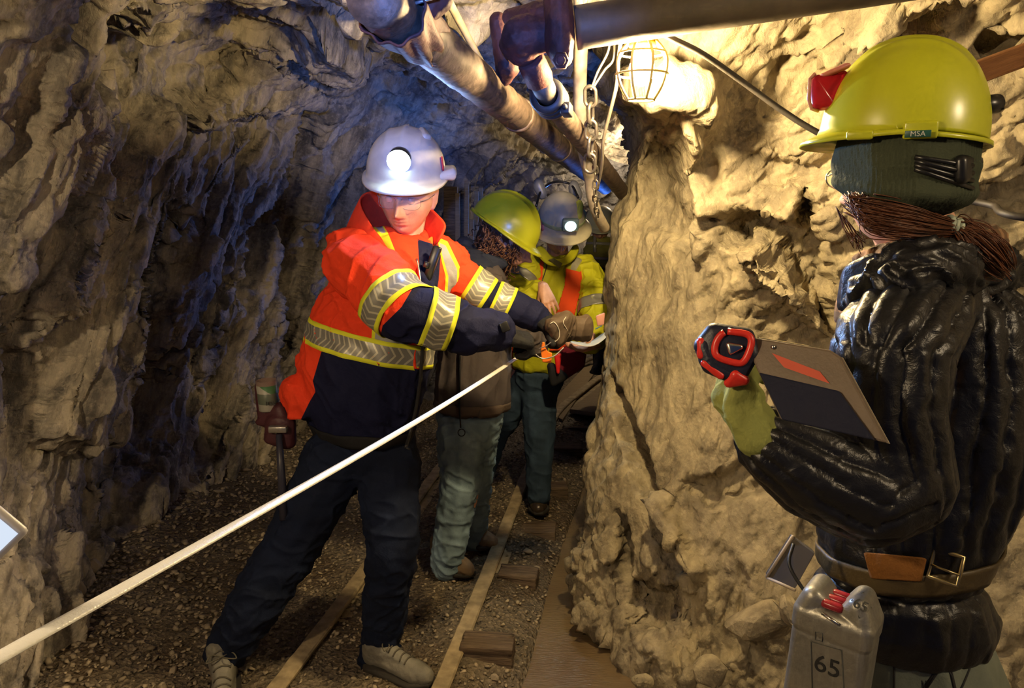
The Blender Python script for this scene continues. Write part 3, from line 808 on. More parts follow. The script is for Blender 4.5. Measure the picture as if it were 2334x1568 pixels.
# ties
def tie(px, py, L, w_, h, ang, label, pitch=0, z=None, name='railway_tie', mat=None):
    p = G(px, py); 
    m = MB(); m.box((0, 0, 0), (L, w_, h), bev=.006)
    me = bpy.data.meshes.new('t'); bmesh.ops.subdivide_edges(m.bm, edges=m.bm.edges[:], cuts=6, use_grid_fill=True); m.bm.to_mesh(me); m.bm.free()
    displace(me, lambda co, no: .006 * fbm(co * np.array([6, 40, 40]), 4, int(px)) - .004 * (np.abs(vnoise(co * np.array([3, 30, 30]), 4)) < .12))
    o = link(name, me, mat or M_wood); o.rotation_euler = (0, R(pitch), R(ang)); o.location = (p.x, p.y, (z if z is not None else float(floor_z(np.array([p.x]), np.array([p.y]))[0]) + .005)); tag(o, label, 'timber', 'railway ties' if name == 'railway_tie' else None); return o
tie(1112, 1486, .19, .105, .09, -6, 'wet tie end beside the right rail, the one nearest the camera')
tie(1182, 1306, .17, .10, .08, -10, 'splintered tie end beside the right rail, second from the camera')
tie(1226, 1196, .18, .13, .07, -5, "tie end under the boot of the man in yellow", z=-.04)
tie(1262, 1112, .16, .09, .08, 0, 'short dark tie stub right of the boot of the man in yellow')
tie(1292, 1018, .20, .12, .07, -4, 'half-buried tie behind the legs of the man in yellow')
# planks etc. on the far floor
def slab(name, pts, th, mat, label, cat, z=.03):
    m = MB(); m.poly([G(x, y, z) for x, y in pts], th, (0, 0, 1)); b_ = m.bm; o = m.build(name, mat, sm=False, bev=.004); tag(o, label, cat); return o
slab('plank', [(1282, 962), (1240, 940), (1330, 842), (1372, 832), (1345, 868)], .02, M_woodpale, 'muddy plank lying left of the far rail, nearest the legs in jeans', 'plank', -.01)
slab('plank', [(1298, 942), (1372, 952), (1430, 900), (1420, 862), (1396, 866)], .035, M_woodpale, 'broad muddy plank lying right of the far rail', 'plank', .0)
slab('plank', [(1374, 955), (1420, 962), (1440, 925), (1425, 905), (1400, 925)], .035, M_woodpale, 'small muddy plank pushed against the pillar beside the broad one', 'plank', .0)
tie(1326, 968, .38, .045, .045, 0, 'round dark timber lying before the broad muddy plank', name='timber_pole')
o = slab('board', [(1358, 1018), (1376, 962), (1412, 965), (1412, 1045), (1395, 1048)], .012, M_woodpale, 'tan board leaning over the open pipe end by the drain', 'board', .09)
m = MB(); a = G(1352, 1032) + Vector((0, 0, .06)); b2 = a + Vector((.22, .22, 0)); m.lathe([(.048, 0), (.055, 0), (.055, .4), (.048, .4), (.048, 0)], a, b2 - a, 32); o = m.build('drain_pipe', M_greypipe); tag(o, 'open end of a black pipe at the head of the drain', 'pipe')
m = MB(); a = G(1392, 1046) + Vector((0, 0, .05)); b2 = a + Vector((.2, .25, 0)); m.lathe([(.046, 0), (.052, 0), (.052, .4), (.046, .4), (.046, 0)], a, b2 - a, 32); o = m.build('drain_pipe', M_black); tag(o, 'second black pipe end half hidden by the pillar foot', 'pipe')
m = MB(); m.tube(curve_pts([G(1318, 835, .05), G(1345, 818, .05), G(1390, 810, .05), G(1440, 800, .05)]), .02, 12); o = m.build('floor_hose', M_hose); tag(o, 'pale hose curving over the far floor behind the planks', 'hose')

# rear timbers
def board(px, y0, y1, wpx, Y, label, tilt=0, th=.03):
    a = P(px, y1, Y); b_ = P(px + tilt, y0, Y); w_ = wpx * Y / FPX; d = b_ - a
    m = MB(); m.box((a + b_) / 2, (w_, th, d.length), d.to_track_quat('Z', 'Y').to_matrix() @ Matrix.Rotation(0, 3, 'Z'), .004); o = m.build('timber_board', M_wood if wpx > 10 else M_woodpale, sm=False)
    tag(o, label, 'board', 'timbers against the back wall'); return o
board(1026, 425, 960, 30, 4.9, "broad timber post directly behind the white-helmeted man's brim", 2, .09)
board(1043, 440, 700, 5, 4.85, 'thin pale lath touching the broad timber post')
board(1055, 440, 700, 13, 4.95, 'grey board second from the broad timber post')
board(1062, 412, 700, 8, 4.9, 'tallest narrow lath among the back wall timbers', 2)
board(1083, 435, 700, 9, 4.95, 'pale board just left of the tilted yellow helmet', 3)
board(1092, 428, 700, 7, 5.0, 'board half covered by the tilted yellow helmet', 4)
board(1073, 500, 700, 5, 4.88, 'short stub of lath between the taller boards', 2)
m = MB(); m.box((0, 0, 0), (.36, .055, .05), None, .006); o = m.build('timber_wedge', M_woodor, sm=False); o.location = P(2300, 138, 1.80); o.rotation_euler = (0, R(-20), R(5)); tag(o, 'orange timber wedge jammed in the dark hole behind the yellow helmet', 'timber')

# loose rocks that stand out
RK = [(905, 1560, 0, ''),]
loose(1222, 1278, .026, 1, 'pale stone lying just below the boot of the man in yellow, beside the splintered tie')
loose(1202, 1248, .03, 2, 'roundish grey stone between the rail and the drain near the booted foot')
loose(1130, 1532, .022, 3, 'small pale stone beside the nearest tie end')
loose(215, 1360, .05, 11, 'squarish rock at the foot of the left wall, just above the white tape', sc=(1, 1, 1.8))
loose(165, 1420, .07, 12, 'block of rock at the foot of the left wall, under the white tape', sc=(1, .8, 2.0))
loose(500, 1152, .032, 13, 'pale angular stone lying by the left wall right of centre', sc=(1.4, .8, .7))
loose(400, 1200, .035, 14, 'long flat stone chip at the foot of the left wall', sc=(2, .6, .5))
loose(560, 1100, .03, 15, 'flat stone by the left wall closest to the tool pouch', sc=(1.3, .8, .5))
loose(1740, 1420, .11, 21, 'big angular boulder at the wall foot left of the metal canister', Y=2.02, mat=M_rockR, sc=(1.3, 1, .9), flatk=.8)
loose(1620, 1530, .07, 22, 'lit block of rock in the rubble at the bottom of the view', Y=1.98, mat=M_rockR, flatk=.8)
loose(1800, 1390, .06, 23, 'pale slab leaning on the rubble beside the metal canister', Y=1.95, mat=M_rockR, sc=(.6, 1, 1.6), flatk=.7)
loose(1465, 1555, .045, 24, 'grey rock in the mud at the end of the drain', Y=2.16, mat=M_rockR, flatk=.8)
# dark things glimpsed at the frame edges
m = MB(); m.box((0, 0, 0), (.072, .009, .145), None, .004); o = m.build('phone_body', simple('grey_case', (.5, .48, .5), .4))
o.name = 'phone'; q_ = P(-190, 1305, .52); o.location = q_; o.rotation_euler = (R(-20), R(45), 0); tag(o, 'corner of a lit phone poking in at the edge near the left wall', 'phone')
t = NT('screen_glow'); em = t.node('ShaderNodeEmission', Color=(.75, .85, 1, 1), Strength=.9); t.lk(em.outputs[0], t.out.inputs[0])
m = MB(); m.box((0, -.0052, 0), (.064, .002, .134), None, .0); s_ = m.build('screen', t.m); s_.parent = o
# ================================================================ materials for clothing
def cloth(name, col, rough=.85, bsc=420, b=.25, var=.12, sheen=.0, **k):
    t = NT(name); v = t.coord()
    c = t.mix(t.ramp(t.noise(v, 9, 4), .3, .7), tuple(x * (1 - var) for x in col), tuple(min(1, x * (1 + var)) for x in col))
    n = t.bump(t.noise(v, bsc, 2), b, .001); n = t.bump(t.noise(v, 26, 4, .6, .4), .30, .012, n)
    return t.fin(c, rough, n, Sheen_Weight=sheen, Specular_IOR_Level=.2, **k)
NAVY = (.007, .009, .040); ORANGE = (.88, .06, .018); YELLOW = (.62, .60, .02)
M_navy = cloth('navy_cloth', NAVY)
M_skin = simple('skin', (.62, .32, .21), .5, .35, 260, 0, .12, 25)
M_blackcloth = cloth('black_cloth', (.015, .015, .018))
M_glove = cloth('black_knit_glove', (.013, .013, .015), .8, 250, .5)
M_leather = cloth('brown_leather', (.085, .06, .042), .6, 160, .5)
M_denim = cloth('washed_denim', (.20, .29, .37), .85, 600, .4, .35)
M_darkdenim = cloth('dark_denim', (.007, .012, .034), .85, 600, .4, .3)
M_bootgrey = cloth('dusty_boot_leather', (.20, .19, .165), .6, 120, .5, .4)
M_bootbrown = cloth('brown_shoe_leather', (.27, .19, .12), .6, 120, .5, .3)
M_sole = simple('dark_sole', (.03, .026, .022), .7, .3, 90)
M_lace = simple('lace', (.10, .09, .07), .8)
def zoned(name, base, zones, rough=.8, bump=.25):
    """garment of several fabrics: zones = (attribute, colour or 'silver')"""
    t = NT(name); v = t.coord(); c = (*base, 1)
    for at, col in zones:
        f = t.math('MULTIPLY_ADD', t.attr(at), 1.2, .5); f = t.node('ShaderNodeClamp', Value=f).outputs[0]
        c = t.mix(f, c, col)
    c = t.mix(t.math('MULTIPLY', t.ramp(t.noise(v, 9, 4), .3, .7), .12), c, (0, 0, 0))
    n = t.bump(t.noise(v, 420, 2), bump, .001); n = t.bump(t.noise(v, 24, 4, .6, .5), .35, .014, n)
    return t.fin(c, rough, n, Specular_IOR_Level=.2)
def band_mat(name, edge, ew=.17, chev=14, silver=(.24, .235, .21), lit=(.52, .49, .38)):
    """reflective strip: bright woven edges, grey middle with a chevron print"""
    t = NT(name); uv = t.node('ShaderNodeUVMap').outputs[0]; s = t.node('ShaderNodeSeparateXYZ', Vector=uv)
    u, v = s.outputs[0], s.outputs[1]; a = t.math('ABSOLUTE', t.math('SUBTRACT', v, .5))
    isedge = t.math('GREATER_THAN', a, .5 - ew)
    w = t.math('FRACT', t.math('ADD', t.math('MULTIPLY', u, float(chev)), t.math('MULTIPLY', a, 2.2)))
    stripe = t.math('GREATER_THAN', w, .72)
    c = t.mix(stripe, (*silver, 1), (*lit, 1)); c = t.mix(isedge, c, (*edge, 1))
    r = t.math('MULTIPLY_ADD', isedge, .4, .38)
    return t.fin(c, r, t.bump(t.noise(t.coord(), 500, 2), .2, .001), Metallic=t.math('MULTIPLY_ADD', isedge, -.25, .25))
M_bandY = band_mat('reflective_band_yellow_edge', (.72, .75, .03), chev=46)
M_bandY2 = band_mat('reflective_band_sleeve', (.72, .75, .03), chev=26)
M_bandP = band_mat('reflective_band_plain', (.30, .29, .26), 0, 1, lit=(.24, .235, .21))
M_chrome = simple('bright_metal', (.7, .68, .6), .25, 0, 1, 1)
M_black2 = simple('black_plastic', (.012, .012, .013), .3)
t = NT('clear_plastic'); M_clear = t.fin((.9, .9, .9), .05, None, Transmission_Weight=1.0, IOR=1.2, Alpha=.35)

# ---------------------------------------------------------------- body helpers
def frame(fwd, up=(0, 0, 1)):
    f = Vector(fwd).normalized(); x = f.cross(Vector(up)).normalized(); u = x.cross(f).normalized()
    return Matrix((x, f, u)).transposed()           # local x = right, y = forward, z = up

def add_head(mb, c, fwd, up=(0, 0, 1), s=1.0, fem=0.0, beard=0.0, mouth=0.0):
    nu, nv = 110, 90; M = frame(fwd, up); co = []
    th = np.linspace(0, 2 * np.pi, nu, endpoint=False); ph = np.linspace(-np.pi / 2, np.pi / 2, nv + 2)[1:-1]
    T, F = np.meshgrid(th, ph, indexing='ij'); x = np.sin(T) * np.cos(F); y = np.cos(T) * np.cos(F); z = np.sin(F)
    p = np.stack([x * .077, y * .098, z * .118], -1)
    x, y, z = p[..., 0], p[..., 1], p[..., 2]
    lo = np.clip((-.01 - z) / .10, 0, 1); x *= 1 - (.34 + .08 * fem) * lo ** 1.3
    y = np.where(y < 0, y * (1 - .55 * lo), y * (1 - .02 * lo) + .006 * lo)
    sq = np.clip(y / .09, 0, 1)
    g = lambda cx, cz, sx, sz: np.exp(-((np.abs(x) - cx) / sx) ** 2 - ((z - cz) / sz) ** 2) if cx else np.exp(-(x / sx) ** 2 - ((z - cz) / sz) ** 2)
    d = 0
    d = d + .012 * g(0, -.01, .03, .06)
    d = d + .024 * g(0, -.028, .012, .012) + .015 * g(0, -.012, .009, .022) + .007 * g(0, -.034, .019, .009)
    d = d + (.007 - .004 * fem) * g(.028, .026, .022, .008) - .013 * g(.031, .008, .017, .012) + .006 * g(.031, .006, .011, .008)
    d = d - .002 * g(.031, .003, .012, .002)
    d = d + .006 * g(.046, -.018, .018, .018) - .004 * g(.04, -.05, .016, .022)
    d = d + .007 * g(0, -.055, .026, .012) + .003 * g(0, -.0505, .018, .004) + .004 * g(0, -.062, .016, .004) - .0055 * g(0, -.0562, .022, .0022) - .004 * g(0, -.071, .02, .005)
    d = d + .010 * g(0, -.088, .018, .014) - .003 * g(.024, -.045, .004, .014)
    y = y + d * sq
    q = np.stack([x, y, z], -1).reshape(-1, 3) * s
    w = q @ np.array(M).T + np.array(c)
    b = bmesh.new(); vs = [b.verts.new(v) for v in w]
    for f in grid_faces(nu, nv, True): b.faces.new([vs[k] for k in f])
    vs_g = np.arange(nu * nv).reshape(nu, nv)
    b.faces.new([vs[k] for k in vs_g[:, 0]]); b.faces.new([vs[k] for k in vs_g[::-1, -1]])
    bmesh.ops.recalc_face_normals(b, faces=b.faces); mb.merge(b)
    L = lambda a, bb, cc: Vector(c) + M @ (Vector((a, bb, cc)) * s)
    for e in (-1, 1):
        mb.hull([(L(.074 * e, -.004, .018), .009 * s), (L(.086 * e, -.018, .022), .006 * s), (L(.076 * e, -.004, -.028), .007 * s), (L(.083 * e, -.016, -.012), .006 * s)])
    return L

def add_hand(mb, wrist, d, pn, side, curls=(40, 45, 30), s=1.0, fat=1.0, thumb=(35, 20), spread=5, cup=0, tcurl=None):
    """palm, four jointed fingers of unequal length and a thumb. d = wrist to knuckles, pn = out of the palm, side=+1 thumb towards d x pn"""
    d = Vector(d).normalized(); pn = Vector(pn); pn = (pn - d * pn.dot(d)).normalized(); sd = d.cross(pn) * side
    w = Vector(wrist); s_ = s
    kn = []
    for k, off in enumerate((.030, .010, -.010, -.029)):
        kn.append(w + d * (.092 - .004 * abs(k - 1)) * s_ + sd * off * s_ - pn * 0)
    mb.hull([(w, .021 * s_ * fat), (w + sd * .012 * s_, .016 * s_ * fat), (kn[0], .0125 * s_ * fat), (kn[1], .0125 * s_ * fat)])
    mb.hull([(w, .021 * s_ * fat), (w - sd * .012 * s_, .016 * s_ * fat), (kn[2], .0122 * s_ * fat), (kn[3], .0115 * s_ * fat)])
    mb.hull([(kn[0], .0122 * s_ * fat), (kn[3], .0112 * s_ * fat), (w + d * .045 * s_ + pn * .004, .017 * s_ * fat)])
    L = (.076, .084, .078, .062)
    for k in range(4):
        cur = kn[k]; a = 0; cc = curls[k] if isinstance(curls[0], (tuple, list)) else curls
        sp = R((1.5 - k) * spread)
        for j, fr in enumerate((.45, .31, .24)):
            a += R(cc[j])
            dd = (d * math.cos(a) + pn * math.sin(a)); dd = (dd + sd * math.tan(sp) * math.cos(a)).normalized()
            nx = cur + dd * L[k] * fr * s_
            r0 = (.0098, .0088, .0080)[j] * s_ * fat; r1 = (.0088, .0080, .0070)[j] * s_ * fat
            mb.hull([(cur, r0), (nx, r1)]); cur = nx
    b0 = w + d * .028 * s_ + sd * .024 * s_ + pn * .006 * s_
    a0, a1 = thumb; td = (d * math.cos(R(a0)) + sd * math.sin(R(a0)) + pn * math.tan(R(a1))).normalized()
    b1 = b0 + td * .042 * s_; t2 = (td + pn * .35 + d * .25).normalized(); b2 = b1 + t2 * .034 * s_; t3 = (t2 + pn * .3 + d * .2).normalized() if tcurl is None else Vector(tcurl).normalized(); b3 = b2 + t3 * .027 * s_
    mb.hull([(w + sd * .010 * s_, .017 * s_ * fat), (b0, .0150 * s_ * fat), (b1, .0118 * s_ * fat)]); mb.hull([(b1, .0115 * s_ * fat), (b2, .0100 * s_ * fat)]); mb.hull([(b2, .0100 * s_ * fat), (b3, .0082 * s_ * fat)])
    mb.hull([(b0, .014 * s_ * fat), (kn[0], .011 * s_ * fat), (w, .02 * s_ * fat)])

def add_eyes(parent, L, s=1.0):
    for e in (-1, 1):
        c = L(.031 * e, .0845, .007); f = (L(.031 * e, 1, -.35) - L(.031 * e, .0845, .007)).normalized()
        m = MB(); m.hull([(c, .0112 * s)], 3); o = m.build('eye', simple('eye_white', (.62, .56, .52), .2), parent)
        m = MB(); m.lathe([(0, .0008), (.0052 * s, .0002), (.0056 * s, -.002), (0, -.002)], c + f * .0105 * s, f, 20); i = m.build('iris', simple('iris_brown', (.05, .03, .02), .15), None); i.parent = o
        m = MB(); u = (L(0, 0, 1) - L(0, 0, 0)).normalized(); m.lathe([(.0132 * s * math.sin(a), .0132 * s * math.cos(a)) for a in [R(k) for k in range(0, 78, 7)]], c, (u + f * .75).normalized(), 24); l = m.build('eyelid', M_skin, None); l.parent = o

def sheet(rows, name, mat, parent, th=.004, sub=2, wr=0, seed=0):
    """cloth panel lofted through rows of points"""
    nr_, nc = len(rows), len(rows[0]); me = mesh_np(name, [tuple(p) for r in rows for p in r], grid_faces(nr_, nc))
    o = link(name, me, mat, parent)
    m = o.modifiers.new('s', 'SUBSURF'); m.levels = sub; m.render_levels = sub
    solid(o, th); return o

def shoe(parent, heel, toe, up=(0, 0, 1), L=.29, W=.10, high=.11, mat=None, name='boot', lace=True, label=None, cuff=.05, lift=0):
    d = Vector(toe) - Vector(heel); d.z = 0 if not lift else d.z; d.normalize(); u = Vector(up); s = d.cross(u).normalized(); o0 = Vector(heel)
    f = lambda a, b, c: o0 + d * (a * L) + s * (b * W) + u * c
    m = MB()
    m.hull([(f(.10, 0, .012), .012), (f(.10, .36, .012), .012), (f(.10, -.36, .012), .012), (f(.0, 0, .012), .012), (f(.5, .34, .012), .012), (f(.5, -.34, .012), .012), (f(.78, .46, .014), .012), (f(.78, -.46, .014), .012), (f(.97, .12, .018), .012), (f(.97, -.2, .018), .012), (f(.10, 0, .03), .01)], 2)
    so = m.build('sole', M_sole, None, bev=0)
    m = MB()
    m.hull([(f(.10, 0, .05), (.036, .036, .04)), (f(.2, 0, .05), (.036, .036, .035)), (f(.45, 0, .05), .038)])
    m.hull([(f(.45, 0, .045), .038), (f(.78, .06, .036), .040), (f(.76, -.08, .036), .038)]); m.hull([(f(.76, 0, .04), .042), (f(.9, 0, .036), .034)])
    m.hull([(f(.45, 0, .07), .032), (f(.78, 0, .048), .028)])
    m.hull([(f(.13, 0, .05), .042), (f(.3, 0, .07), .038), (f(.17, 0, high), cuff), ])
    m.hull([(f(.3, 0, .06), .038), (f(.26, 0, high * .8), .042), (f(.5, 0, .065), .03)])
    me = m.remesh(.004, 4); displace(me, lambda co, no: .0018 * fbm(co * 55, 3, 4))
    root = bpy.data.objects.new(name, me); C.objects.link(root); me.materials.append(mat or M_bootgrey); smooth(me); root.parent = parent; root.matrix_parent_inverse = Matrix.Translation(-parent.location)
    so.parent = root
    if label: root['label'] = label
    if lace:
        tr = bvh(me); m = MB()
        for k in range(5):
            t = .34 + .085 * k; pr = []
            for b_ in np.linspace(-.26, .26, 9):
                o_ = f(t + .03 * b_ * (1 if k % 2 else -1), b_, .3); h = tr.ray_cast(o_, -u, .4); 
                if h[0] is not None: pr.append(h[0] + u * .0025)
            if len(pr) > 2: m.tube(pr, .0028, 8)
        bow = f(.36, 0, .13); h = tr.ray_cast(f(.36, 0, .3), -u, .4)
        if h[0] is not None:
            q = h[0]
            for e in (-1, 1): m.tube(curve_pts([q, q + s * .03 * e + u * .012, q + s * .045 * e + d * .02, q + s * .02 * e + d * .02 + u * .004, q], 5), .0022, 8)
        m.build('lace', M_lace, None).parent = root
    return root

def helmet(parent, c, fwd, up, mat, rx=.118, ry=.142, rz=.135, brim=.018, front=.04, full=False, ridge=.0, name='helmet', label=None, top_flat=0, drop=0):
    """hard hat shell: dome, rolled rim and brim; c = centre of the rim plane"""
    M = frame(fwd, up); nu, nv = 120, 40; co = []
    for i in range(nu):
        t = 2 * math.pi * i / nu; sx, sy = math.sin(t), math.cos(t)
        fr = max(0, sy)
        bw = brim + (front * fr ** 2.2 if not full else 0)
        prof = []
        for j in range(nv):
            f = j / (nv - 1) * .98; a = f * math.pi / 2
            r = math.sin(a) ** .92; z = math.cos(a) ** .95
            prof.append((r, z))
        prof = [(r, max(z, 0)) for r, z in prof]
        for k, (r, z) in enumerate(prof):
            zz = z * rz; rr = r
            ang = t
            if ridge:
                x_ = rr * sx
                w = math.exp(-(x_ / .10) ** 2) * min(1, (1 - r) * 2.2 + .0) * 1.0
                w2 = math.exp(-((abs(x_) - .42) / .06) ** 2) * min(1, max(0, (1 - r) * 1.6))
                zz += ridge * (w * .9 + w2 * .55) * (1 if r < .96 else 0)
            flare = max(0, (z < .12) * (.12 - z) / .12)
            co.append((sx * rx * rr, sy * ry * rr, zz))
        for q in (.15, .4, .7, 1.0):
            dz = -.004 - drop * q - (.016 * fr * q if not full else .01 * q)
            co.append((sx * (rx + bw * q), sy * (ry + bw * q), dz + .0))
        co.append((sx * (rx + bw * 1.02), sy * (ry + bw * 1.02), -.009 - drop - (.016 * fr if not full else .01)))
    n = nv + 5; W = [tuple(Vector(c) + M @ Vector(p)) for p in co]
    me = mesh_np(name, W, grid_faces(nu, n, True)[:, ::-1]); o = link(name, me, mat, parent)
    solid(o, .003, -1); m = o.modifiers.new('w', 'WELD'); m.merge_threshold = .0002
    if label: o['label'] = label
    L = lambda x, y, z: Vector(c) + M @ Vector((x, y, z))
    return o, L, M

def stick(o, child): child.parent = o; return child
def quilt(me, axis_pts, n_baf, amp, seed, along=True, wl=None, mask=None):
    """down-filled baffles: seams run along the axis, puckered crosswise"""
    A = np.array([list(p) for p in axis_pts])
    def f(co, no):
        best = np.full(len(co), 9.); ang = np.zeros(len(co)); ss = np.zeros(len(co)); acc = 0
        for a, b in zip(A[:-1], A[1:]):
            d = b - a; L = np.linalg.norm(d); d = d / L; t = np.clip((co - a) @ d, 0, L); q = co - a - t[:, None] * d; r = np.linalg.norm(q, axis=1)
            ref = np.array([0.31, -.95, .05]); ref = ref - d * (ref @ d); ref /= np.linalg.norm(ref); r2 = np.cross(d, ref)
            m = r < best; best = np.where(m, r, best); ang = np.where(m, np.arctan2(q @ r2, q @ ref), ang); ss = np.where(m, acc + t, ss); acc += L
        if along: ph = ang / (2 * np.pi) * n_baf + .25 * np.sin(ss * 9 + seed)
        else: ph = ss / wl + .12 * np.sin(ang * 2)
        ph = ph + .10 * vnoise(co * 12, seed)
        w = np.abs(np.sin(ph * np.pi)); base = w ** .55
        other = (ss if along else ang * .12)
        pk = vnoise(np.stack([np.floor(ph) * 3.7, other * 52, ph * .6], 1), seed + 2) * (1 - w ** 2)
        pk2 = vnoise(np.stack([np.floor(ph) * 3.7, other * 13, ph * 1.2], 1), seed + 3)
        r_ = amp * (base - .7) + amp * .45 * pk + amp * .35 * pk2
        return r_ * (mask(co) if mask else 1) + .0022 * fbm(co * 32, 3, seed)
    displace(me, f)
# ================================================================ man in the orange jacket
man = thing('person', G(700, 1560), 'person in orange and navy hi-vis jacket pulling a white tape, headlamp lit', 'person')
man.location.z = 0
# -- body (head, neck, thin core, arms) as one surface
hc = P(928, 448, 2.43); hf = Vector((-.10, -.96, -.20)); 
mb = MB(); L1 = add_head(mb, hc, hf, (0.08, 0, 1), 1.09, mouth=1)
mb.hull([(hc + Vector((0, .045, -.07)), .056), (P(915, 590, 2.44), .060)]).hull([(P(910, 600, 2.42), .07), (P(880, 800, 2.38), .09), (P(830, 1000, 2.36), .09)])
mb.caps([(P(880, 620, 2.38), .06), (P(820, 610, 2.32), .05), (P(915, 700, 2.17), .04), (P(1118, 757, 2.2), .03), (P(1150, 770, 2.22), .03)])
mb.caps([(P(950, 620, 2.45), .06), (P(1035, 600, 2.5), .05), (P(1095, 668, 2.5), .04), (P(1220, 718, 2.5), .03)])
mb.caps([(P(830, 1000, 2.36), .09), (P(765, 1040, 2.34), .075), (P(645, 1270, 2.27), .05), (P(508, 1490, 2.2), .04), (P(506, 1540, 2.18), .035)])
mb.caps([(P(830, 1000, 2.36), .09), (P(885, 1060, 2.36), .075), (P(895, 1250, 2.25), .05), (P(872, 1460, 2.32), .04), (P(872, 1500, 2.32), .035)])
me = mb.remesh(.0028, 2, .4); zone(me, 'lips', [(888, 498), (900, 495), (909, 497), (918, 495), (933, 499), (918, 505), (904, 505)])
t = NT('man_skin'); v = t.coord(); c = t.mix(t.ramp(t.noise(v, 30, 4), .35, .65), (.58, .26, .17), (.66, .34, .23)); c = t.mix(t.node('ShaderNodeClamp', Value=t.math('MULTIPLY', t.attr('lips'), .3)).outputs[0], c, (.42, .12, .10)); c = t.mix(t.ramp(t.noise(v, 600, 2), .5, .62), c, (.52, .27, .19))
body = link('body', me, t.fin(c, .5, t.bump(t.noise(v, 240, 3), .35, .002)), man); add_eyes(man, L1, 1.09)
# -- jacket
mb = MB()
S = [(892, 568, 2.40, .150, .095, .05), (882, 640, 2.38, .20, .13, .05), (852, 740, 2.37, .232, .150, .05), (826, 830, 2.36, .235, .160, .05), (822, 920, 2.36, .212, .150, .05), (832, 990, 2.36, .172, .130, .035)]
q_ = [(P(x, y, Y), (rx, ry, rz), Matrix.Rotation(R(-18), 3, 'Z')) for x, y, Y, rx, ry, rz in S]
mb.caps(q_)
mb.hull([(P(800, 572, 2.36), (.085, .08, .07)), (P(880, 560, 2.42), .07), (P(835, 650, 2.36), .10)])
mb.hull([(P(1022, 600, 2.48), .07), (P(960, 570, 2.46), .07), (P(960, 660, 2.44), .10)])
mb.hull([(P(690, 895, 2.36), (.07, .07, .07)), (P(688, 940, 2.36), (.035, .07, .015)), (P(760, 900, 2.36), .09)])
me = mb.remesh(.006, 8, .6)
dn = lambda a, b: (P(*b) - P(*a)).normalized()
folds(me, .011, .055, dn((760, 560, 2.3), (900, 760, 2.2)), 3); folds(me, .010, .075, (.1, 0, 1), 8, lambda co: np.clip((1.12 - co[:, 2]) / .2, 0, 1))
folds(me, .008, .04, dn((740, 700, 2.3), (960, 600, 2.2)), 13, lambda co: np.clip((co[:, 2] - 1.15) / .1, 0, 1))
zone(me, 'navy', [(733, 800), (860, 830), (960, 842), (1060, 815), (1060, 1100), (640, 1100), (686, 956), (706, 915), (719, 893), (713, 868)])
zone(me, 'navyb', [(952, 545), (1006, 562), (1000, 640), (985, 720), (972, 850), (956, 850), (958, 700), (955, 600)])
zone(me, 'yel', [(996, 540), (1020, 550), (1050, 612), (1050, 700), (1012, 700), (1016, 630), (1008, 600)])
zone(me, 'sil', [(1000, 552), (1016, 560), (1042, 614), (1041, 700), (1019, 700), (1022, 630)])
zone(me, 'yel', [(730, 528), (745, 500), (830, 466), (852, 478), (884, 530), (912, 600), (904, 602), (868, 540), (840, 508), (800, 512)])
zone(me, 'sil', [(735, 520), (745, 498), (830, 466), (850, 480), (880, 530), (870, 532), (838, 500), (800, 505), (745, 524)])
zone(me, 'yel', [(848, 752), (858, 735), (930, 760), (930, 800), (845, 800)]); zone(me, 'sil', [(856, 752), (864, 735), (930, 760), (930, 800), (852, 800)])
M_jack = zoned('orange_navy_jacket', ORANGE, [('navy', (*NAVY, 1)), ('navyb', (*NAVY, 1)), ('yel', (.70, .72, .03, 1)), ('sil', (.34, .34, .33, 1))])
jk = link('jacket', me, M_jack, man); tree = bvh(me)
c = P(835, 778, 2.36)
bm_ = ring_band(tree, c, (.20, .05, 1), .078, .003, 120, 9, .32); o = link('waist_band', bm_, M_bandY, None); o.parent = jk; solid(o, .003)
# -- sleeves
def sleeve(pts, zones, name='sleeve', vox=.005, sd=1, foldamp=.010, parent=jk, zmat=None, fs=.03):
    mb = MB(); mb.caps(pts); me = mb.remesh(vox, 7, .6)
    d = pts[-1][0] - pts[0][0]
    folds(me, foldamp, fs, d.cross(Vector((.3, -1, .3))), sd); folds(me, foldamp * .5, fs * 1.6, d, sd + 5)
    for n, p in zones: zone(me, n, p)
    o = link(name, me, zmat or M_sl, None); o.parent = parent; return o, bvh(me)
M_sl = zoned('orange_navy_sleeve', ORANGE, [('navy', (*NAVY, 1))])
s1, t1 = sleeve([(P(806, 600, 2.30), .092), (P(860, 640, 2.23), .100), (P(912, 702, 2.15), .097), (P(995, 730, 2.13), .083), (P(1062, 748, 2.15), .073), (P(1128, 758, 2.19), .062)],
    [('navy', [(872, 742), (915, 700), (950, 640), (1000, 580), (1300, 640), (1300, 900), (880, 900), (860, 800)])], sd=4, foldamp=.013, fs=.06)
def px_band(tree, px, py, Y, dpx, dpy, wm, dY=0.0, rmax=.15, mat=None, parent=None, name='arm_band', rmin=.02):
    c = P(px, py, Y); n = P(px + dpx, py + dpy, Y + dY) - c
    o = link(name, ring_band(tree, c, n, wm, .0055, 72, 9, rmax, rmin=rmin), mat or M_bandY2, None); o.parent = parent; solid(o, .0025); return o
px_band(t1, 905, 690, 2.16, 66, 74, .088, -.07, .14, parent=s1)
px_band(t1, 1000, 730, 2.13, 96, 29, .082, .02, .13, parent=s1)
s2, t2 = sleeve([(P(1020, 610, 2.48), .075), (P(1062, 650, 2.48), .074), (P(1110, 678, 2.48), .066), (P(1165, 700, 2.48), .058), (P(1218, 722, 2.48), .052)],
    [('navy', [(1085, 700), (1128, 640), (1180, 600), (1300, 640), (1300, 900), (1085, 900)])], sd=9, foldamp=.008, fs=.05)
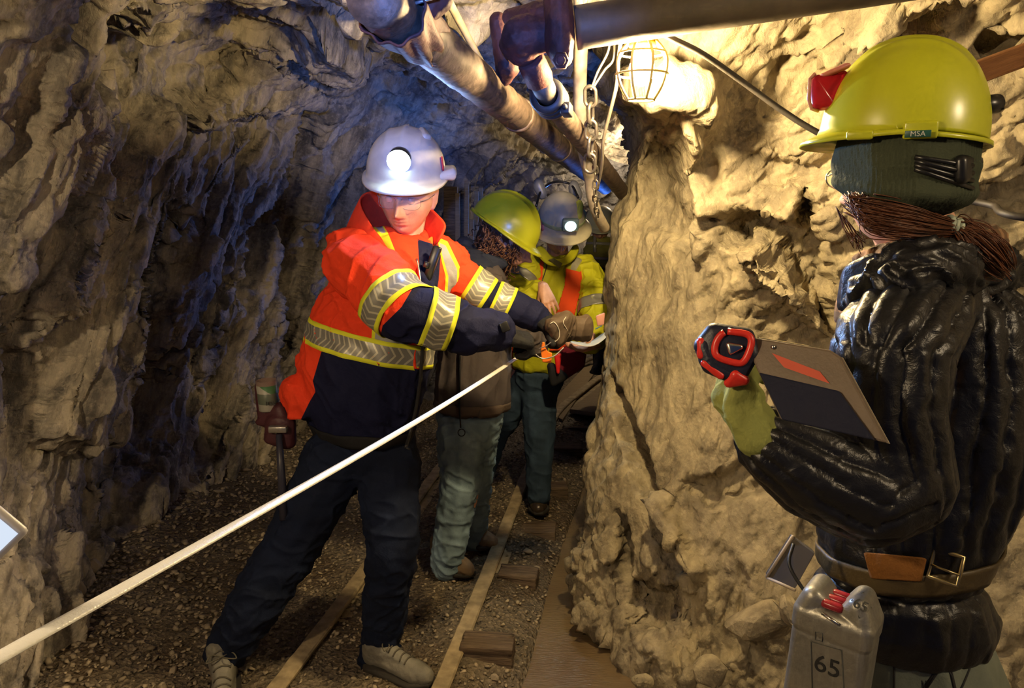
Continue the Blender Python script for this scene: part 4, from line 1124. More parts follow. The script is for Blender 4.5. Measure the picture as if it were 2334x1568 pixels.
px_band(t2, 1085, 668, 2.48, 80, 52, .078, 0, .12, parent=s2)
px_band(t2, 1143, 690, 2.48, 85, 40, .062, 0, .10, parent=s2)
# -- collar, inner hood, placket, clipped radio
Pn = lambda *a: P(*a)
sheet([[Pn(1022, 512, 2.38), Pn(1000, 492, 2.44), Pn(965, 455, 2.53), Pn(905, 440, 2.56), Pn(840, 432, 2.50), Pn(812, 455, 2.42), Pn(838, 500, 2.35), Pn(872, 552, 2.30), Pn(905, 590, 2.27)],
       [Pn(1002, 545, 2.37), Pn(982, 530, 2.43), Pn(950, 510, 2.54), Pn(890, 500, 2.60), Pn(820, 480, 2.54), Pn(795, 485, 2.44), Pn(820, 525, 2.34), Pn(862, 580, 2.27), Pn(915, 625, 2.24)],
       [Pn(990, 565, 2.39), Pn(970, 560, 2.45), Pn(940, 550, 2.55), Pn(880, 545, 2.62), Pn(800, 520, 2.56), Pn(780, 520, 2.46), Pn(815, 560, 2.36), Pn(862, 610, 2.28), Pn(925, 660, 2.25)]], 'collar', cloth('orange_cloth', ORANGE), jk, .006, 3)
sheet([[Pn(985, 535, 2.42), Pn(970, 552, 2.38), Pn(950, 566, 2.35), Pn(930, 570, 2.33), Pn(905, 562, 2.33), Pn(882, 540, 2.36)],
       [Pn(990, 555, 2.40), Pn(974, 572, 2.36), Pn(952, 585, 2.32), Pn(928, 588, 2.30), Pn(898, 582, 2.31), Pn(872, 555, 2.34)],
       [Pn(985, 570, 2.40), Pn(965, 590, 2.34), Pn(950, 620, 2.29), Pn(930, 620, 2.28), Pn(905, 610, 2.29), Pn(880, 580, 2.33)]], 'hood', cloth('dark_orange_cloth', (.62, .16, .02)), jk, .010, 2)
def ray_px(tree, px, py):
    o = camo.location; d = (P(px, py, 2) - Vector(o)).normalized(); h = tree.ray_cast(Vector(o), d); return h[0], d
def on_px(tree, px, py, off=.004, fallback=2.4):
    h, d = ray_px(tree, px, py); return (h - d * off) if h is not None else P(px, py, fallback)
m = MB(); a = on_px(tree, 985, 600, .02); rot = frame((-.15, -1, .1), (.35, 0, 1)); m.box(a, (.028, .018, .11), rot, .005); m.box(a + rot @ Vector((.012, .012, -.01)), (.018, .012, .022), rot, .004); r_ = m.build('radio', M_black2, None); r_.parent = jk
m = MB(); m.tube(curve_pts([on_px(tree, x, y, .006) for x, y in ((950, 590), (958, 640), (962, 700), (962, 790), (960, 870))], 8), .0035, 8); z_ = m.build('zipper', M_chrome, None); z_.parent = jk
m = MB(); pts = [on_px(tree, 964, 785, .02), on_px(tree, 958, 860, .012), on_px(tree, 948, 930, .02), on_px(tree, 935, 985, .03), P(925, 1020, 2.2)]; m.tube(curve_pts(pts, 8), .0055, 10); m.cyl(pts[-1], pts[-1] + Vector((.012, 0, -.006)), .003); z_ = m.build('drawcord', M_black, None); z_.parent = jk
# -- trousers
mb = MB()
mb.hull([(P(835, 985, 2.36), (.165, .12, .05)), (P(775, 1040, 2.35), .105), (P(885, 1040, 2.36), .105)])
mb.caps([(P(770, 1040, 2.34), .112), (P(705, 1165, 2.30), .102), (P(655, 1260, 2.27), .094), (P(590, 1360, 2.22), .088), (P(515, 1485, 2.2), .070)])
mb.caps([(P(885, 1050, 2.36), .110), (P(890, 1150, 2.30), .098), (P(898, 1250, 2.25), .086), (P(882, 1350, 2.28), .078), (P(866, 1485, 2.33), .066), (P(862, 1508, 2.34), .066)])
me = mb.remesh(.006, 7, .6); folds(me, .010, .05, (1, .3, -.25), 21); folds(me, .007, .035, (1, -.2, .35), 25, lambda co: np.clip((.55 - co[:, 2]) / .2, .2, 1))
tr_ = link('trousers', me, M_darkdenim, man)
shoe(man, G(836, 1512, .0), G(965, 1562, .0), L=.275, name='boot', mat=M_bootgrey, high=.10, cuff=.05)
shoe(man, G(512, 1560) + Vector((0, .02, .01)), G(500, 1760), L=.285, name='boot', mat=M_bootgrey, high=.14, cuff=.055)
# -- helmet and headlamp
M_white = simple('white_hard_hat', (.62, .58, .52), .32, .05, 30, 0, .15, 12)
hh_, LH, MH = helmet(man, P(926, 394, 2.43), (-.01, -.94, -.24), (.05, -.22, 1), M_white, rx=.122, ry=.148, rz=.140, brim=.012, front=.035, ridge=.007)
m = MB(); tr2 = bvh(hh_.data)
pr = [LH(.118 * math.cos(a) * 1.0, .144 * math.sin(a), .040) for a in [R(k) for k in range(-20, 201, 10)]]

lp = LH(0, .137, .072); ld = (LH(0, 1.14, -.12) - LH(0, .137, .072)).normalized()
m = MB(); m.lathe([(0, -.022), (.026, -.022), (.034, -.012), (.036, .018), (.031, .020), (.030, .012), (0, .010)], lp, ld, 36); hl = m.build('headlamp', M_black2, None); hl.parent = hh_
t = NT('headlamp_glow'); em = t.node('ShaderNodeEmission', Color=(.62, .88, 1, 1), Strength=60.0); t.lk(em.outputs[0], t.out.inputs[0])
lp1, ld1 = lp.copy(), ld.copy()
m = MB(); m.lathe([(0, .030), (.020, .028), (.034, .021), (.0355, .019), (0, .012)], lp, ld, 36); le = m.build('lens', t.m, None); le.parent = hl
m = MB(); m.hull([(LH(-.112, .05, .006), .012), (LH(-.150, .03, .010), (.014, .016, .020)), (LH(-.145, -.02, .010), (.014, .016, .018)), (LH(-.112, -.05, .006), .012)]); x_ = m.build('side_lug', M_white, None); x_.parent = hh_
m = MB(); m.hull([(LH(-.121, .035, .03), (.003, .02, .012)), (LH(-.117, .03, .055), (.003, .018, .010))]); x_ = m.build('sticker', simple('red_sticker', (.5, .03, .06), .5), None); x_.parent = hh_
m = MB(); m.hull([(LH(-.062, .03, .120), .013), (LH(-.072, .02, .118), .011), (LH(-.05, -.01, .13), .014)]); x_ = m.build('top_clip', M_white, None); x_.parent = hh_
# safety glasses
m = MB(); 
for e in (-1, 1):
    gl = [L1(.034 * e + .027 * (abs(math.cos(a)) ** .6) * (1 if math.cos(a) > 0 else -1), .108 - .016 * max(0, e * math.cos(a)) ** 2, .004 + .017 * (abs(math.sin(a)) ** .7) * (1 if math.sin(a) > 0 else -1)) for a in [2 * math.pi * k / 32 for k in range(32)]]
    m.tube(gl, .0008, 6, cl=True); m.tube([L1(.060 * e, .09, .010), L1(.076 * e, .05, .010), L1(.082 * e, 0, .012)], .0015, 6)
gf = m.build('glasses', simple('smoke_frame', (.25, .18, .17), .2), man)
t = NT('clear_lens'); M_lens = t.fin((.9, .75, .7), .04, None, Alpha=.10, Specular_IOR_Level=.9)
for e in (-1, 1):
    m = MB(); m.lathe([(0, .006), (.013, .004), (.024, 0)], L1(.034 * e, .104, .004), L1(.034 * e + .25 * e, 1.1, .0) - L1(.034 * e, .104, .004), 28); x_ = m.build('lens', M_lens, None); x_.parent = gf
# -- gloved hands
mb = MB(); w1 = P(1140, 765, 2.2)
add_hand(mb, w1, P(1205, 775, 2.22) - P(1135, 762, 2.19), (.0, .25, -1), 1, (62, 70, 45), 1.05, 1.32, (30, 25), 3)
mb.hull([(P(1128, 758, 2.19), .050), (P(1150, 768, 2.2), .036)])
me = mb.remesh(.0028, 3, .4); displace(me, lambda co, no: .0013 * fbm(co * 90, 3, 3)); g1 = link('glove', me, M_glove, man, True); g1['label'] = 'black knit glove with a ribbed cuff'
m = MB(); m.box(P(1150, 745, 2.135), (.026, .012, .03), frame((.1, -1, .2), (-.4, 0, 1)), .003); x_ = m.build('wrist_tab', M_black2, None); x_.parent = g1
mb = MB(); w2 = P(1222, 722, 2.5)
add_hand(mb, w2, P(1268, 745, 2.47) - w2, (-.1, -.3, -1), -1, (50, 65, 40), 1.08, 1.38, (35, 20), 3)
mb.hull([(P(1212, 716, 2.5), .046), (P(1236, 730, 2.49), .040)])
me = mb.remesh(.003, 3, .4); displace(me, lambda co, no: .0015 * fbm(co * 70, 3, 9)); g2 = link('glove', me, M_glove, man); g2['label'] = 'dark glove on the far hand'
# -- tool belt
mb = MB(); mb.hull([(P(640, 960, 2.34), (.05, .03, .03)), (P(625, 1000, 2.34), (.035, .03, .02)), (P(655, 1010, 2.34), (.03, .03, .02))]).hull([(P(590, 962, 2.36), .012), (P(640, 935, 2.36), .03), (P(650, 965, 2.34), .03)]).hull([(P(600, 905, 2.37), .018), (P(588, 880, 2.37), .012), (P(620, 960, 2.37), .025), (P(600, 945, 2.37), .02)])
me = mb.remesh(.004, 4); x_ = link('tool_pouch', me, simple('oxblood_leather', (.06, .012, .018), .55, .4, 120), man)
m = MB(); m.hull([(P(629, 985, 2.30), .006)]); y_ = m.build('snap', M_chrome, None); y_.parent = x_
band = ring_band(bvh(jk.data), P(835, 985, 2.36), (.03, .05, 1), .045, .004, 90, 5, .3); o = link('tool_belt', band, M_blackcloth, man); solid(o, .004)
# things carried
root = thing('paint_can', P(612, 930, 2.35), 'round can with a green and white label tucked behind the tail of the orange jacket', 'can')
m = MB(); ca, cb = P(614, 934, 2.37), P(606, 866, 2.37); m.lathe([(0, 0), (.031, 0), (.033, .003), (.033, (cb - ca).length), (.031, (cb - ca).length), (.031, .02), (0, .02)], ca, cb - ca, 40)
t = NT('can_label'); v = t.coord('Generated'); s_ = t.node('ShaderNodeSeparateXYZ', Vector=v).outputs; c = t.mix(t.math('GREATER_THAN', t.math('ADD', t.math('MULTIPLY', s_[0], .5), s_[2]), .98), (.34, .33, .28), (.05, .16, .06)); c = t.mix(t.math('GREATER_THAN', s_[2], .84), c, (.22, .15, .12)); c = t.mix(t.math('LESS_THAN', t.math('ABSOLUTE', t.math('SUBTRACT', s_[2], .42)), .17), c, (.10, .12, .09))
m.build('can_body', t.fin(c, .45), root)
def text(body, size, loc, fwd, up, mat, name='lettering', parent=None, ext=.0006, bend=None):
    cu = bpy.data.curves.new('t', 'FONT'); cu.body = body; cu.size = size; cu.extrude = ext; cu.align_x = 'CENTER'; cu.align_y = 'CENTER'
    o = bpy.data.objects.new('t', cu); C.objects.link(o); bpy.context.view_layer.update(); me = bpy.data.meshes.new_from_object(o.evaluated_get(bpy.context.evaluated_depsgraph_get())); bpy.data.objects.remove(o)
    f = Vector(fwd).normalized(); u = Vector(up); u = (u - f * u.dot(f)).normalized(); x = u.cross(f)
    M = Matrix((x, u, f)).transposed().to_4x4(); M.translation = Vector(loc); me.transform(M)
    if len(me.materials): me.materials.clear()
    return link(name, me, mat, parent, False)
text('10dc', .019, P(617, 920, 2.335), (0, -1, .1), (cb - ca), simple('print_black', (.02, .02, .02), .6), parent=root)
root = thing('rock_hammer', P(640, 1010, 2.34), "long dark tool handle hanging from the orange-jacketed man's belt pouch", 'hammer')
m = MB(); m.tube([P(636, 990, 2.30), P(640, 1060, 2.27), P(648, 1185, 2.22)], [.010, .012, .015], 16, flat=(1, 1)); m.build('handle', simple('dark_grip', (.03, .03, .05), .4), root)
m = MB(); m.box(P(634, 978, 2.3), (.06, .022, .022), None, .004); m.build('hammer_head', M_steel, root)
# -- measuring tape
root = thing('measuring_tape', P(1235, 800, 2.42), 'long white measuring tape stretched from the gloved hands toward the camera, with orange winding frame', 'measuring tape')
A, B = P(1190, 808, 2.44), P(0, 1497, .50); D = B - A; B2 = A + D * 1.35
nrm_ = Vector((.0, -.75, .65)); nrm_ = (nrm_ - D.normalized() * D.normalized().dot(nrm_)).normalized(); sd_ = D.normalized().cross(nrm_)
co = []; n_ = 60
for i in range(n_ + 1):
    p_ = A.lerp(B2, i / n_) ; p_ = p_ - Vector((0, 0, .012)) * math.sin(min(1, (i / n_) * 1.35) * math.pi)
    for k in (-1, -.5, 0, .5, 1): co.append(p_ + sd_ * .0068 * k + nrm_ * .0012 * (1 - k * k))
o = link('tape_blade', mesh_np('tape', [tuple(c) for c in co], grid_faces(n_ + 1, 5)), simple('white_tape', (.62, .62, .60), .35, .3, 300), root); solid(o, .0005)
M_orp = simple('orange_plastic', (.85, .20, .02), .4)
m = MB(); fr_ = lambda x, y, Y=2.38: P(x, y, Y)
m.poly([fr_(1232, 798), fr_(1236, 824), fr_(1256, 826), fr_(1258, 804), fr_(1249, 800), fr_(1243, 792), fr_(1241, 779), fr_(1236, 779)], .012); m.build('winding_frame', M_orp, root, sm=False, bev=.002)
m = MB(); m.tube(curve_pts([P(1221, 808, 2.36), P(1236, 817, 2.36), P(1262, 812, 2.36), P(1285, 792, 2.37)]), .0022, 8).tube(curve_pts([P(1228, 795, 2.36), P(1245, 788, 2.36), P(1256, 780, 2.36)]), .0016, 8); m.build('winding_handle', M_steel, root)
# loose leather gauntlet
root = thing('leather_glove', P(1310, 760, 2.46), 'stiff brown-grey leather work glove with white piping, gripped beyond the dark gloves', 'glove')
mb = MB(); mb.hull([(P(1275, 745, 2.42), (.036, .03, .048)), (P(1300, 748, 2.44), (.03, .03, .045))]).hull([(P(1300, 748, 2.44), (.03, .028, .044)), (P(1340, 748, 2.46), (.02, .03, .046))]).hull([(P(1262, 742, 2.40), .030), (P(1275, 775, 2.4), .022), (P(1290, 730, 2.42), .03)])
me = mb.remesh(.003, 4); folds(me, .006, .03, (.2, 0, 1), 4); link('glove_body', me, M_leather, root); tg = bvh(me)
M_pip = simple('piping', (.55, .50, .42), .6); m = MB()
pts = [on_px(tg, x, y, .0015, 2.4) for x, y in ((1254, 738), (1262, 734), (1270, 742), (1275, 756), (1274, 770), (1266, 778), (1260, 774))]; m.tube(curve_pts(pts, 6), .0016, 8)
pts = [on_px(tg, x, y, .001, 2.4) for x, y in ((1290, 722), (1284, 735), (1292, 750), (1300, 768))]; m.tube(curve_pts(pts, 6), .0011, 8); m.build('piping', M_pip, root)
# ================================================================ woman with the clipboard, back to the camera
w2 = thing('person', (.78, 1.25, 0), 'person seen from behind in black quilted jacket, knit hat and yellow hard hat', 'person')
hc = P(2050, 395, 1.24); hf = Vector((-.26, .96, -.12))
mb = MB(); L2 = add_head(mb, hc, hf, (0, 0, 1), 1.0, fem=.5)
mb.hull([(P(2060, 480, 1.26), .062), (P(2130, 620, 1.30), .07)]).hull([(P(2130, 620, 1.30), .09), (P(2130, 1000, 1.28), .10)]).hull([(P(2130, 1000, 1.28), .10), (P(2060, 1450, 1.27), .075)])
mb.caps([(P(2130, 660, 1.28), .06), (P(2050, 740, 1.16), .045), (P(2055, 1110, 1.10), .04), (P(1775, 1010, 1.10), .030), (P(1745, 995, 1.10), .03)])
mb.caps([(P(2130, 660, 1.32), .06), (P(2120, 740, 1.46), .05), (P(2000, 980, 1.5), .04), (P(1850, 960, 1.35), .03)])
mb.caps([(P(2060, 1450, 1.27), .075), (Vector((.70, 1.3, .45)), .07), (Vector((.68, 1.32, .08)), .045)]); mb.caps([(P(2060, 1450, 1.27), .075), (Vector((.86, 1.22, .45)), .07), (Vector((.88, 1.2, .08)), .045)])
M_skin2 = simple('fair_skin', (.66, .36, .24), .5, .3, 240, 0, .08, 20)
link('body', mb.remesh(.0032, 3, .4), M_skin2, w2)
# beanie: knitted, pulled low over the ears
mb = MB(); F = frame(hf)
def LL(x, y, z): return hc + F @ (Vector((x, y, z)) * 1.0)
rF = F
mb.hull([(LL(0, -.01, .04), (.100, .112, .08), rF), (LL(0, .035, .025), (.088, .075, .03), rF), (LL(0, -.045, -.045), (.086, .066, .028), rF), (LL(0, -.02, -.04), (.094, .07, .022), rF), (LL(0, .02, -.012), (.094, .075, .02), rF)])
me = mb.remesh(.0035, 6)
def knit(co, no):
    q = (co - np.array(hc)) @ np.array(F); a = np.arctan2(q[:, 0], q[:, 1]); return .0024 * np.abs(np.sin(a * 44)) + .0035 * (np.abs(np.sin((q[:, 2] - .25 * q[:, 1]) * 75)) ** 3) * (q[:, 2] < .0)
displace(me, knit)
link('knit_hat', me, cloth('olive_knit', (.055, .065, .04), .95, 300, .8), w2)
# jacket
mb = MB()
S = [(2150, 655, 1.31, .10, .085, .03), (2165, 720, 1.30, .150, .12, .05), (2165, 850, 1.30, .178, .14, .06), (2150, 1000, 1.29, .178, .145, .06), (2095, 1140, 1.28, .172, .14, .05), (2065, 1235, 1.27, .160, .13, .03)]
mb.caps([(P(x, y, Y), (a, b, c)) for x, y, Y, a, b, c in S])
mb.hull([(P(2060, 735, 1.17), .075), (P(2140, 680, 1.28), .08)]).hull([(P(2250, 740, 1.40), .075), (P(2160, 680, 1.32), .08)])
mb.hull([(P(2055, 1290, 1.27), (.150, .122, .03)), (P(2065, 1235, 1.27), (.155, .13, .02))])
mb.hull([(P(2050, 1330, 1.27), (.152, .125, .03)), (P(2060, 1390, 1.27), (.168, .135, .04)), (P(2062, 1440, 1.27), (.158, .125, .02))])
me = mb.remesh(.0042, 5)
quilt(me, [P(2160, 600, 1.31), P(2160, 850, 1.30), P(2090, 1150, 1.28), P(2060, 1500, 1.27)], 19, .0095, 3, mask=lambda co: .35 + .65 * np.clip((co[:, 2] - .98) / .05, 0, 1))
t = NT('down_jacket_nylon'); v = t.coord(); M_puff = t.fin((.010, .010, .012), .34, t.bump(t.noise(v, 42, 5, .62, .5), .45, .006, t.bump(t.noise(v, 700, 2), .2, .0006)), Specular_IOR_Level=.5, )
jk2 = link('down_jacket', me, M_puff, w2); jt = bvh(me)
def psleeve(pts, nb, amp, seed, name='sleeve'):
    mb = MB(); mb.caps(pts); me = mb.remesh(.0038, 5); quilt(me, [p[0] for p in pts], nb, amp * .62, seed, True); o = link(name, me, M_puff, None); o.parent = jk2; return me
psleeve([(P(2085, 715, 1.16), .084), (P(2035, 790, 1.10), .088), (P(2015, 930, 1.09), .087), (P(2040, 1090, 1.08), .088), (P(1980, 1120, 1.07), .086), (P(1860, 1070, 1.08), .078), (P(1765, 1015, 1.09), .060)], 13, .0115, 11)
psleeve([(P(2240, 740, 1.42), .08), (P(2190, 900, 1.52), .075), (P(2020, 1000, 1.5), .065), (P(1900, 970, 1.38), .055)], 12, .010, 12)
# bunched hood, shirt collar
mb = MB(); pts = [P(x, y, Y) for x, y, Y in ((1965, 700, 1.20), (2010, 650, 1.15), (2090, 618, 1.13), (2180, 612, 1.20), (2270, 620, 1.33), (2240, 610, 1.45), (2120, 610, 1.45))]
mb.caps([(p, r) for p, r in zip(curve_pts(pts, 3), [.022, .026, .032, .036, .04, .042, .044, .045, .046, .046, .044, .044, .042, .04, .036, .03, .03, .03, .03])])
mb.hull([(P(2150, 650, 1.24), .05), (P(2050, 660, 1.17), .04), (P(2230, 650, 1.34), .05)])
me = mb.remesh(.004, 4); folds(me, .016, .024, (.9, .2, -.35), 5); h_ = link('hood', me, M_puff, None); h_.parent = jk2
M_plaid = None; t = NT('plaid_flannel'); v = t.coord(); s_ = t.node('ShaderNodeSeparateXYZ', Vector=v).outputs
a_ = t.math('GREATER_THAN', t.math('FRACT', t.math('MULTIPLY', s_[0], 34.)), .6); b_ = t.math('GREATER_THAN', t.math('FRACT', t.math('MULTIPLY', s_[2], 34.)), .6)
c = t.mix(a_, (.16, .09, .045), (.35, .20, .10)); c = t.mix(t.math('MULTIPLY', b_, .6), c, (.05, .04, .03)); M_plaid = t.fin(c, .9, t.bump(t.noise(v, 400, 2), .4, .001))
mb = MB(); mb.caps([(P(1975, 600, 1.24), .022), (P(2040, 590, 1.20), .03), (P(2110, 575, 1.19), .036), (P(2190, 565, 1.25), .04), (P(2240, 560, 1.33), .04)])
me = mb.remesh(.0035, 4); folds(me, .006, .02, (1, 0, -.2), 6); x_ = link('shirt_collar', me, M_plaid, w2)
sheet([[P(2010, 566, 1.17), P(1960, 592, 1.19), P(1925, 606, 1.22)], [P(2020, 620, 1.15), P(1965, 640, 1.18), P(1918, 660, 1.22)], [P(2030, 690, 1.15), P(1960, 700, 1.17), P(1908, 720, 1.22)]], 'jacket_collar', M_puff, jk2, .012, 2)
sheet([[P(1985, 605, 1.21), P(1950, 615, 1.22), P(1928, 625, 1.24)], [P(1990, 650, 1.20), P(1940, 665, 1.21), P(1910, 680, 1.24)], [P(1960, 720, 1.18), P(1930, 730, 1.2), P(1900, 745, 1.24)]], 'shirt_front', M_plaid, w2, .008, 2)
# hair
random.seed(8); M_hair = simple('auburn_hair', (.11, .036, .013), .45, .4, 300, 0, .5, 40)
m = MB(); pa = P(2150, 505, 1.20); pb = P(2178, 522, 1.19)
jj = lambda s: Vector((random.gauss(0, s), random.gauss(0, s), random.gauss(0, s)))
for k in range(420):
    o_ = jj(1.0); o_.y *= .5
    ln_ = [(P(1950 + random.uniform(-25, 60), 448 + random.uniform(-8, 30), 1.185), .003), (P(1990, 490, 1.15), .010), (P(2060, 505, 1.14), .010), (P(2120, 515, 1.155), .007), (pb, .0045)]
    m.tube(curve_pts([p_ + o_ * r_ + jj(.0008) for p_, r_ in ln_], 4), .0008, 4)
for k in range(520):
    o_ = jj(1.0)
    ln_ = [(pb, .0045), (P(2200, 533, 1.18), .009), (P(2228, 558, 1.175), .0125), (P(2258, 588, 1.18), .011), (P(2280, 610, 1.19), .006 + random.random() * .004)]
    m.tube(curve_pts([p_ + o_ * r_ + jj(.0010) for p_, r_ in ln_], 4), .00085, 4)
for k in range(14): m.tube(curve_pts([P(1905 + k * 3, 470 + k * 4, 1.2), P(1925 + k * 3, 520 + k * 2, 1.19) + jj(.004), P(1955 + k, 560 + random.uniform(-12, 10), 1.19) + jj(.005)], 5), .0007, 4)
link_h = m.build('hair', M_hair, w2)
m = MB(); d_ = (P(2215, 545, 1.17) - P(2110, 515, 1.15)).normalized()
for k in range(3): m.lathe([(.012, -.004), (.0165, 0), (.012, .004)], P(2160 + 10 * k, 512 + 4 * k, 1.185), d_, 20)
x_ = m.build('hair_tie', simple('pale_hair_tie', (.45, .50, .38), .8), w2)
# goggle strap clip at the back of the hat, glasses at the front
m = MB(); tk = bvh(bpy.data.objects['knit_hat'].data)
for k in range(4): m.tube([on_px(tk, 2085 + 33 * q_, 358 + 9 * k + q_ * (5 + 2 * k), .003, 1.15) for q_ in range(5)], .0038, 8)
m.hull([(on_px(tk, 2190, 368, .006, 1.17), .010), (on_px(tk, 2190, 405, .006, 1.17), .010), (P(2222, 370, 1.2), .012), (P(2218, 402, 1.2), .010)]); m.build('goggle_strap', M_black2, w2)
m = MB()
gl = [LL(.034 + .024 * math.cos(a), .105, .006 + .017 * math.sin(a)) for a in [2 * math.pi * k / 24 for k in range(24)]]; m.tube(gl, .0013, 6, cl=True)
gl = [LL(-.034 + .024 * math.cos(a), .105, .006 + .017 * math.sin(a)) for a in [2 * math.pi * k / 24 for k in range(24)]]; m.tube(gl, .0013, 6, cl=True)
for e in (-1, 1): m.tube([LL(.058 * e, .10, .01), LL(.080 * e, .05, .01)], .0014, 6)
m.build('glasses', M_chrome, w2)
# helmet
M_hv = simple('hi_vis_yellow_shell', (.50, .52, .02), .28, .03, 25, 0, .06, 10, spec=.6)
hh2, LH, MH2 = helmet(w2, P(2052, 314, 1.235), (-.88, .46, .075), (.06, .03, 1), M_hv, rx=.105, ry=.120, rz=.146, brim=.007, front=.020, ridge=.010)
m = MB(); 
t2b = bvh(hh2.data)
def hp(px, py, off=.001): return on_px(t2b, px, py, off, 1.12)
nrm2 = (camo.location - P(2105, 290, 1.1)).normalized()
m = MB(); m.box(hp(2098, 296, .003), (.046, .012, .026), frame(-nrm2, (0, 0, 1)), .004, 3); s1_ = m.build('accessory_slot', M_hv, None); s1_.parent = hh2
m = MB(); m.box(hp(1960, 308, .003), (.038, .012, .014), frame(-nrm2, (0, 0, 1)), .004, 3); s2_ = m.build('accessory_slot', M_hv, None); s2_.parent = hh2
m = MB(); cc = hp(2092, 305, .0125); m.box(cc, (.034, .002, .010), frame(-nrm2, (0, 0, 1)), .0008); lg = m.build('logo_plate', simple('dark_green_plate', (.02, .09, .07), .4), None); lg.parent = hh2
x_ = text('MSA', .0105, cc + nrm2 * .0014, nrm2, (0, 0, 1), simple('logo_silver', (.6, .62, .55), .4), name='logo_lettering'); x_.parent = hh2
m = MB(); m.box(LH(0, .112, .045), (.03, .012, .035), frame((LH(0, 1, 0) - LH(0, 0, 0)), (0, 0, 1)), .004); x_ = m.build('lamp_bracket', M_hv, None); x_.parent = hh2
# cap lamp (unlit, red case with clear rim)
cl = P(1886, 205, 1.30); ld = (LH(0, 1, .25) - LH(0, 0, 0)).normalized(); u_, v_, _ = basis(ld)
mr = MB(); mr.hull([(P(1862, 188, 1.28), (.011, .02, .012)), (P(1862, 236, 1.28), (.011, .02, .012)), (P(1915, 175, 1.27), (.010, .02, .010)), (P(1895, 236, 1.26), (.010, .02, .010))], 3)
t = NT('red_translucent'); M_redt = t.fin((.55, .02, .03), .15, None, Transmission_Weight=.35, IOR=1.3)
x_ = mr.build('cap_lamp', M_redt, None); x_.parent = hh2; x_['label'] = 'unlit cap lamp in a red case'
m = MB(); m.hull([(P(1880, 172, 1.27), (.009, .018, .004)), (P(1925, 152, 1.24), (.006, .018, .005))], 3); y_ = m.build('lamp_shade', simple('salmon_plastic', (.62, .22, .15), .3), None); y_.parent = x_
m = MB(); m.tube([P(1858, 168, 1.27), P(1846, 180, 1.27), P(1843, 225, 1.27), P(1850, 248, 1.27), P(1866, 253, 1.27)], .003, 8); y_ = m.build('lens_rim', simple('salmon_rim', (.65, .30, .22), .25), None); y_.parent = x_
m = MB(); a = P(2238, 240, 1.18); b = P(2275, 236, 1.19); m.cyl(a, b, .0145, .0145, 28, .003); m.tube([P(2270, 225, 1.18), P(2285, 232, 1.18), P(2284, 250, 1.18)], .003, 8); x_ = m.build('cable_clip', M_black2, None); x_.parent = hh2
# waist: fleece patch, belt, buckle
M_fleece = cloth('orange_fleece', (.24, .10, .025), .95, 200, .8)
def on_patch(tree, name, quad, mat, parent, off=.004, n=10, th=.003, fb=1.14):
    rows = []
    (x0, y0), (x1, y1), (x2, y2), (x3, y3) = quad
    for i in range(n):
        r = []; t_ = i / (n - 1)
        for j in range(n):
            s_ = j / (n - 1); px = (x0 * (1 - s_) + x1 * s_) * (1 - t_) + (x3 * (1 - s_) + x2 * s_) * t_; py = (y0 * (1 - s_) + y1 * s_) * (1 - t_) + (y3 * (1 - s_) + y2 * s_) * t_
            r.append(on_px(tree, px, py, off, fb))
        rows.append(r)
    return sheet(rows, name, mat, parent, th, 1)
on_patch(jt, 'fleece_layer', [(1968, 1258), (2112, 1272), (2100, 1325), (1985, 1318)], M_fleece, w2, .012)
bl = ring_band(jt, P(2055, 1262, 1.27), (-.10, .05, 1), .042, .004, 110, 6, .25); M_belt = simple('worn_leather_belt', (.085, .06, .025), .45, .5, 140, 0, .3); o = link('belt', bl, M_belt, w2); solid(o, .005); tb = bvh(bl)
m = MB(); bc = on_px(tb, 2155, 1292, .017, 1.14); Mx = frame((bc - camo.location), (.12, 0, 1)); hw, hh = .0215, .024
loop = [bc + Mx @ Vector((x, -.004, z)) for x, z in ((-hw, -hh), (0, -hh), (hw, -hh), (hw, 0), (hw, hh), (0, hh), (-hw, hh), (-hw, 0))]; m.tube(loop, .0040, 10, cl=True); m.tube([bc + Mx @ Vector((-hw, -.006, -.004)), bc + Mx @ Vector((hw, -.007, -.006))], .0022, 8)
x_ = m.build('buckle', simple('brass', (.45, .36, .18), .3, 0, 1, .9), None); x_.parent = o
# jeans with stitched pocket
mb = MB(); mb.hull([(P(2070, 1440, 1.27), (.145, .12, .04)), (P(2090, 1540, 1.27), (.165, .13, .05)), (P(2080, 1640, 1.27), (.16, .13, .05))])
mb.caps([(Vector((.70, 1.28, .62)), .10), (Vector((.70, 1.3, .35)), .075), (Vector((.68, 1.32, .09)), .06)]); mb.caps([(Vector((.85, 1.24, .62)), .10), (Vector((.86, 1.22, .35)), .075), (Vector((.88, 1.2, .09)), .06)]); mb.hull([(P(2080, 1640, 1.27), (.16, .13, .05)), (Vector((.70, 1.28, .62)), .10), (Vector((.85, 1.24, .62)), .10)])
me = mb.remesh(.005, 5); M_jean2 = cloth('pale_grey_jeans', (.22, .25, .20), .85, 600, .4, .2); jn = link('jeans', me, M_jean2, w2); tj = bvh(me)
m = MB()
for off_ in (0, 9):
    m.tube([on_px(tj, x, y, .001, 1.15) for x, y in [(2070 + off_, 1480), (2105 + off_, 1560), (2112 + off_, 1600)]], .0016, 6)
    m.tube([on_px(tj, x, y, .001, 1.15) for x, y in [(2108, 1565 + off_), (2135, 1525 + off_), (2153, 1500 + off_ * 1.6), (2168, 1530 + off_), (2182, 1590 + off_)]], .0022, 6)
m.tube([on_px(tj, 2038, y, .001, 1.15) for y in range(1480, 1620, 20)], .002, 6); m.tube([on_px(tj, x, y, .001, 1.15) for x, y in ((2222, 1470), (2215, 1510), (2195, 1560), (2175, 1600))], .002, 6)
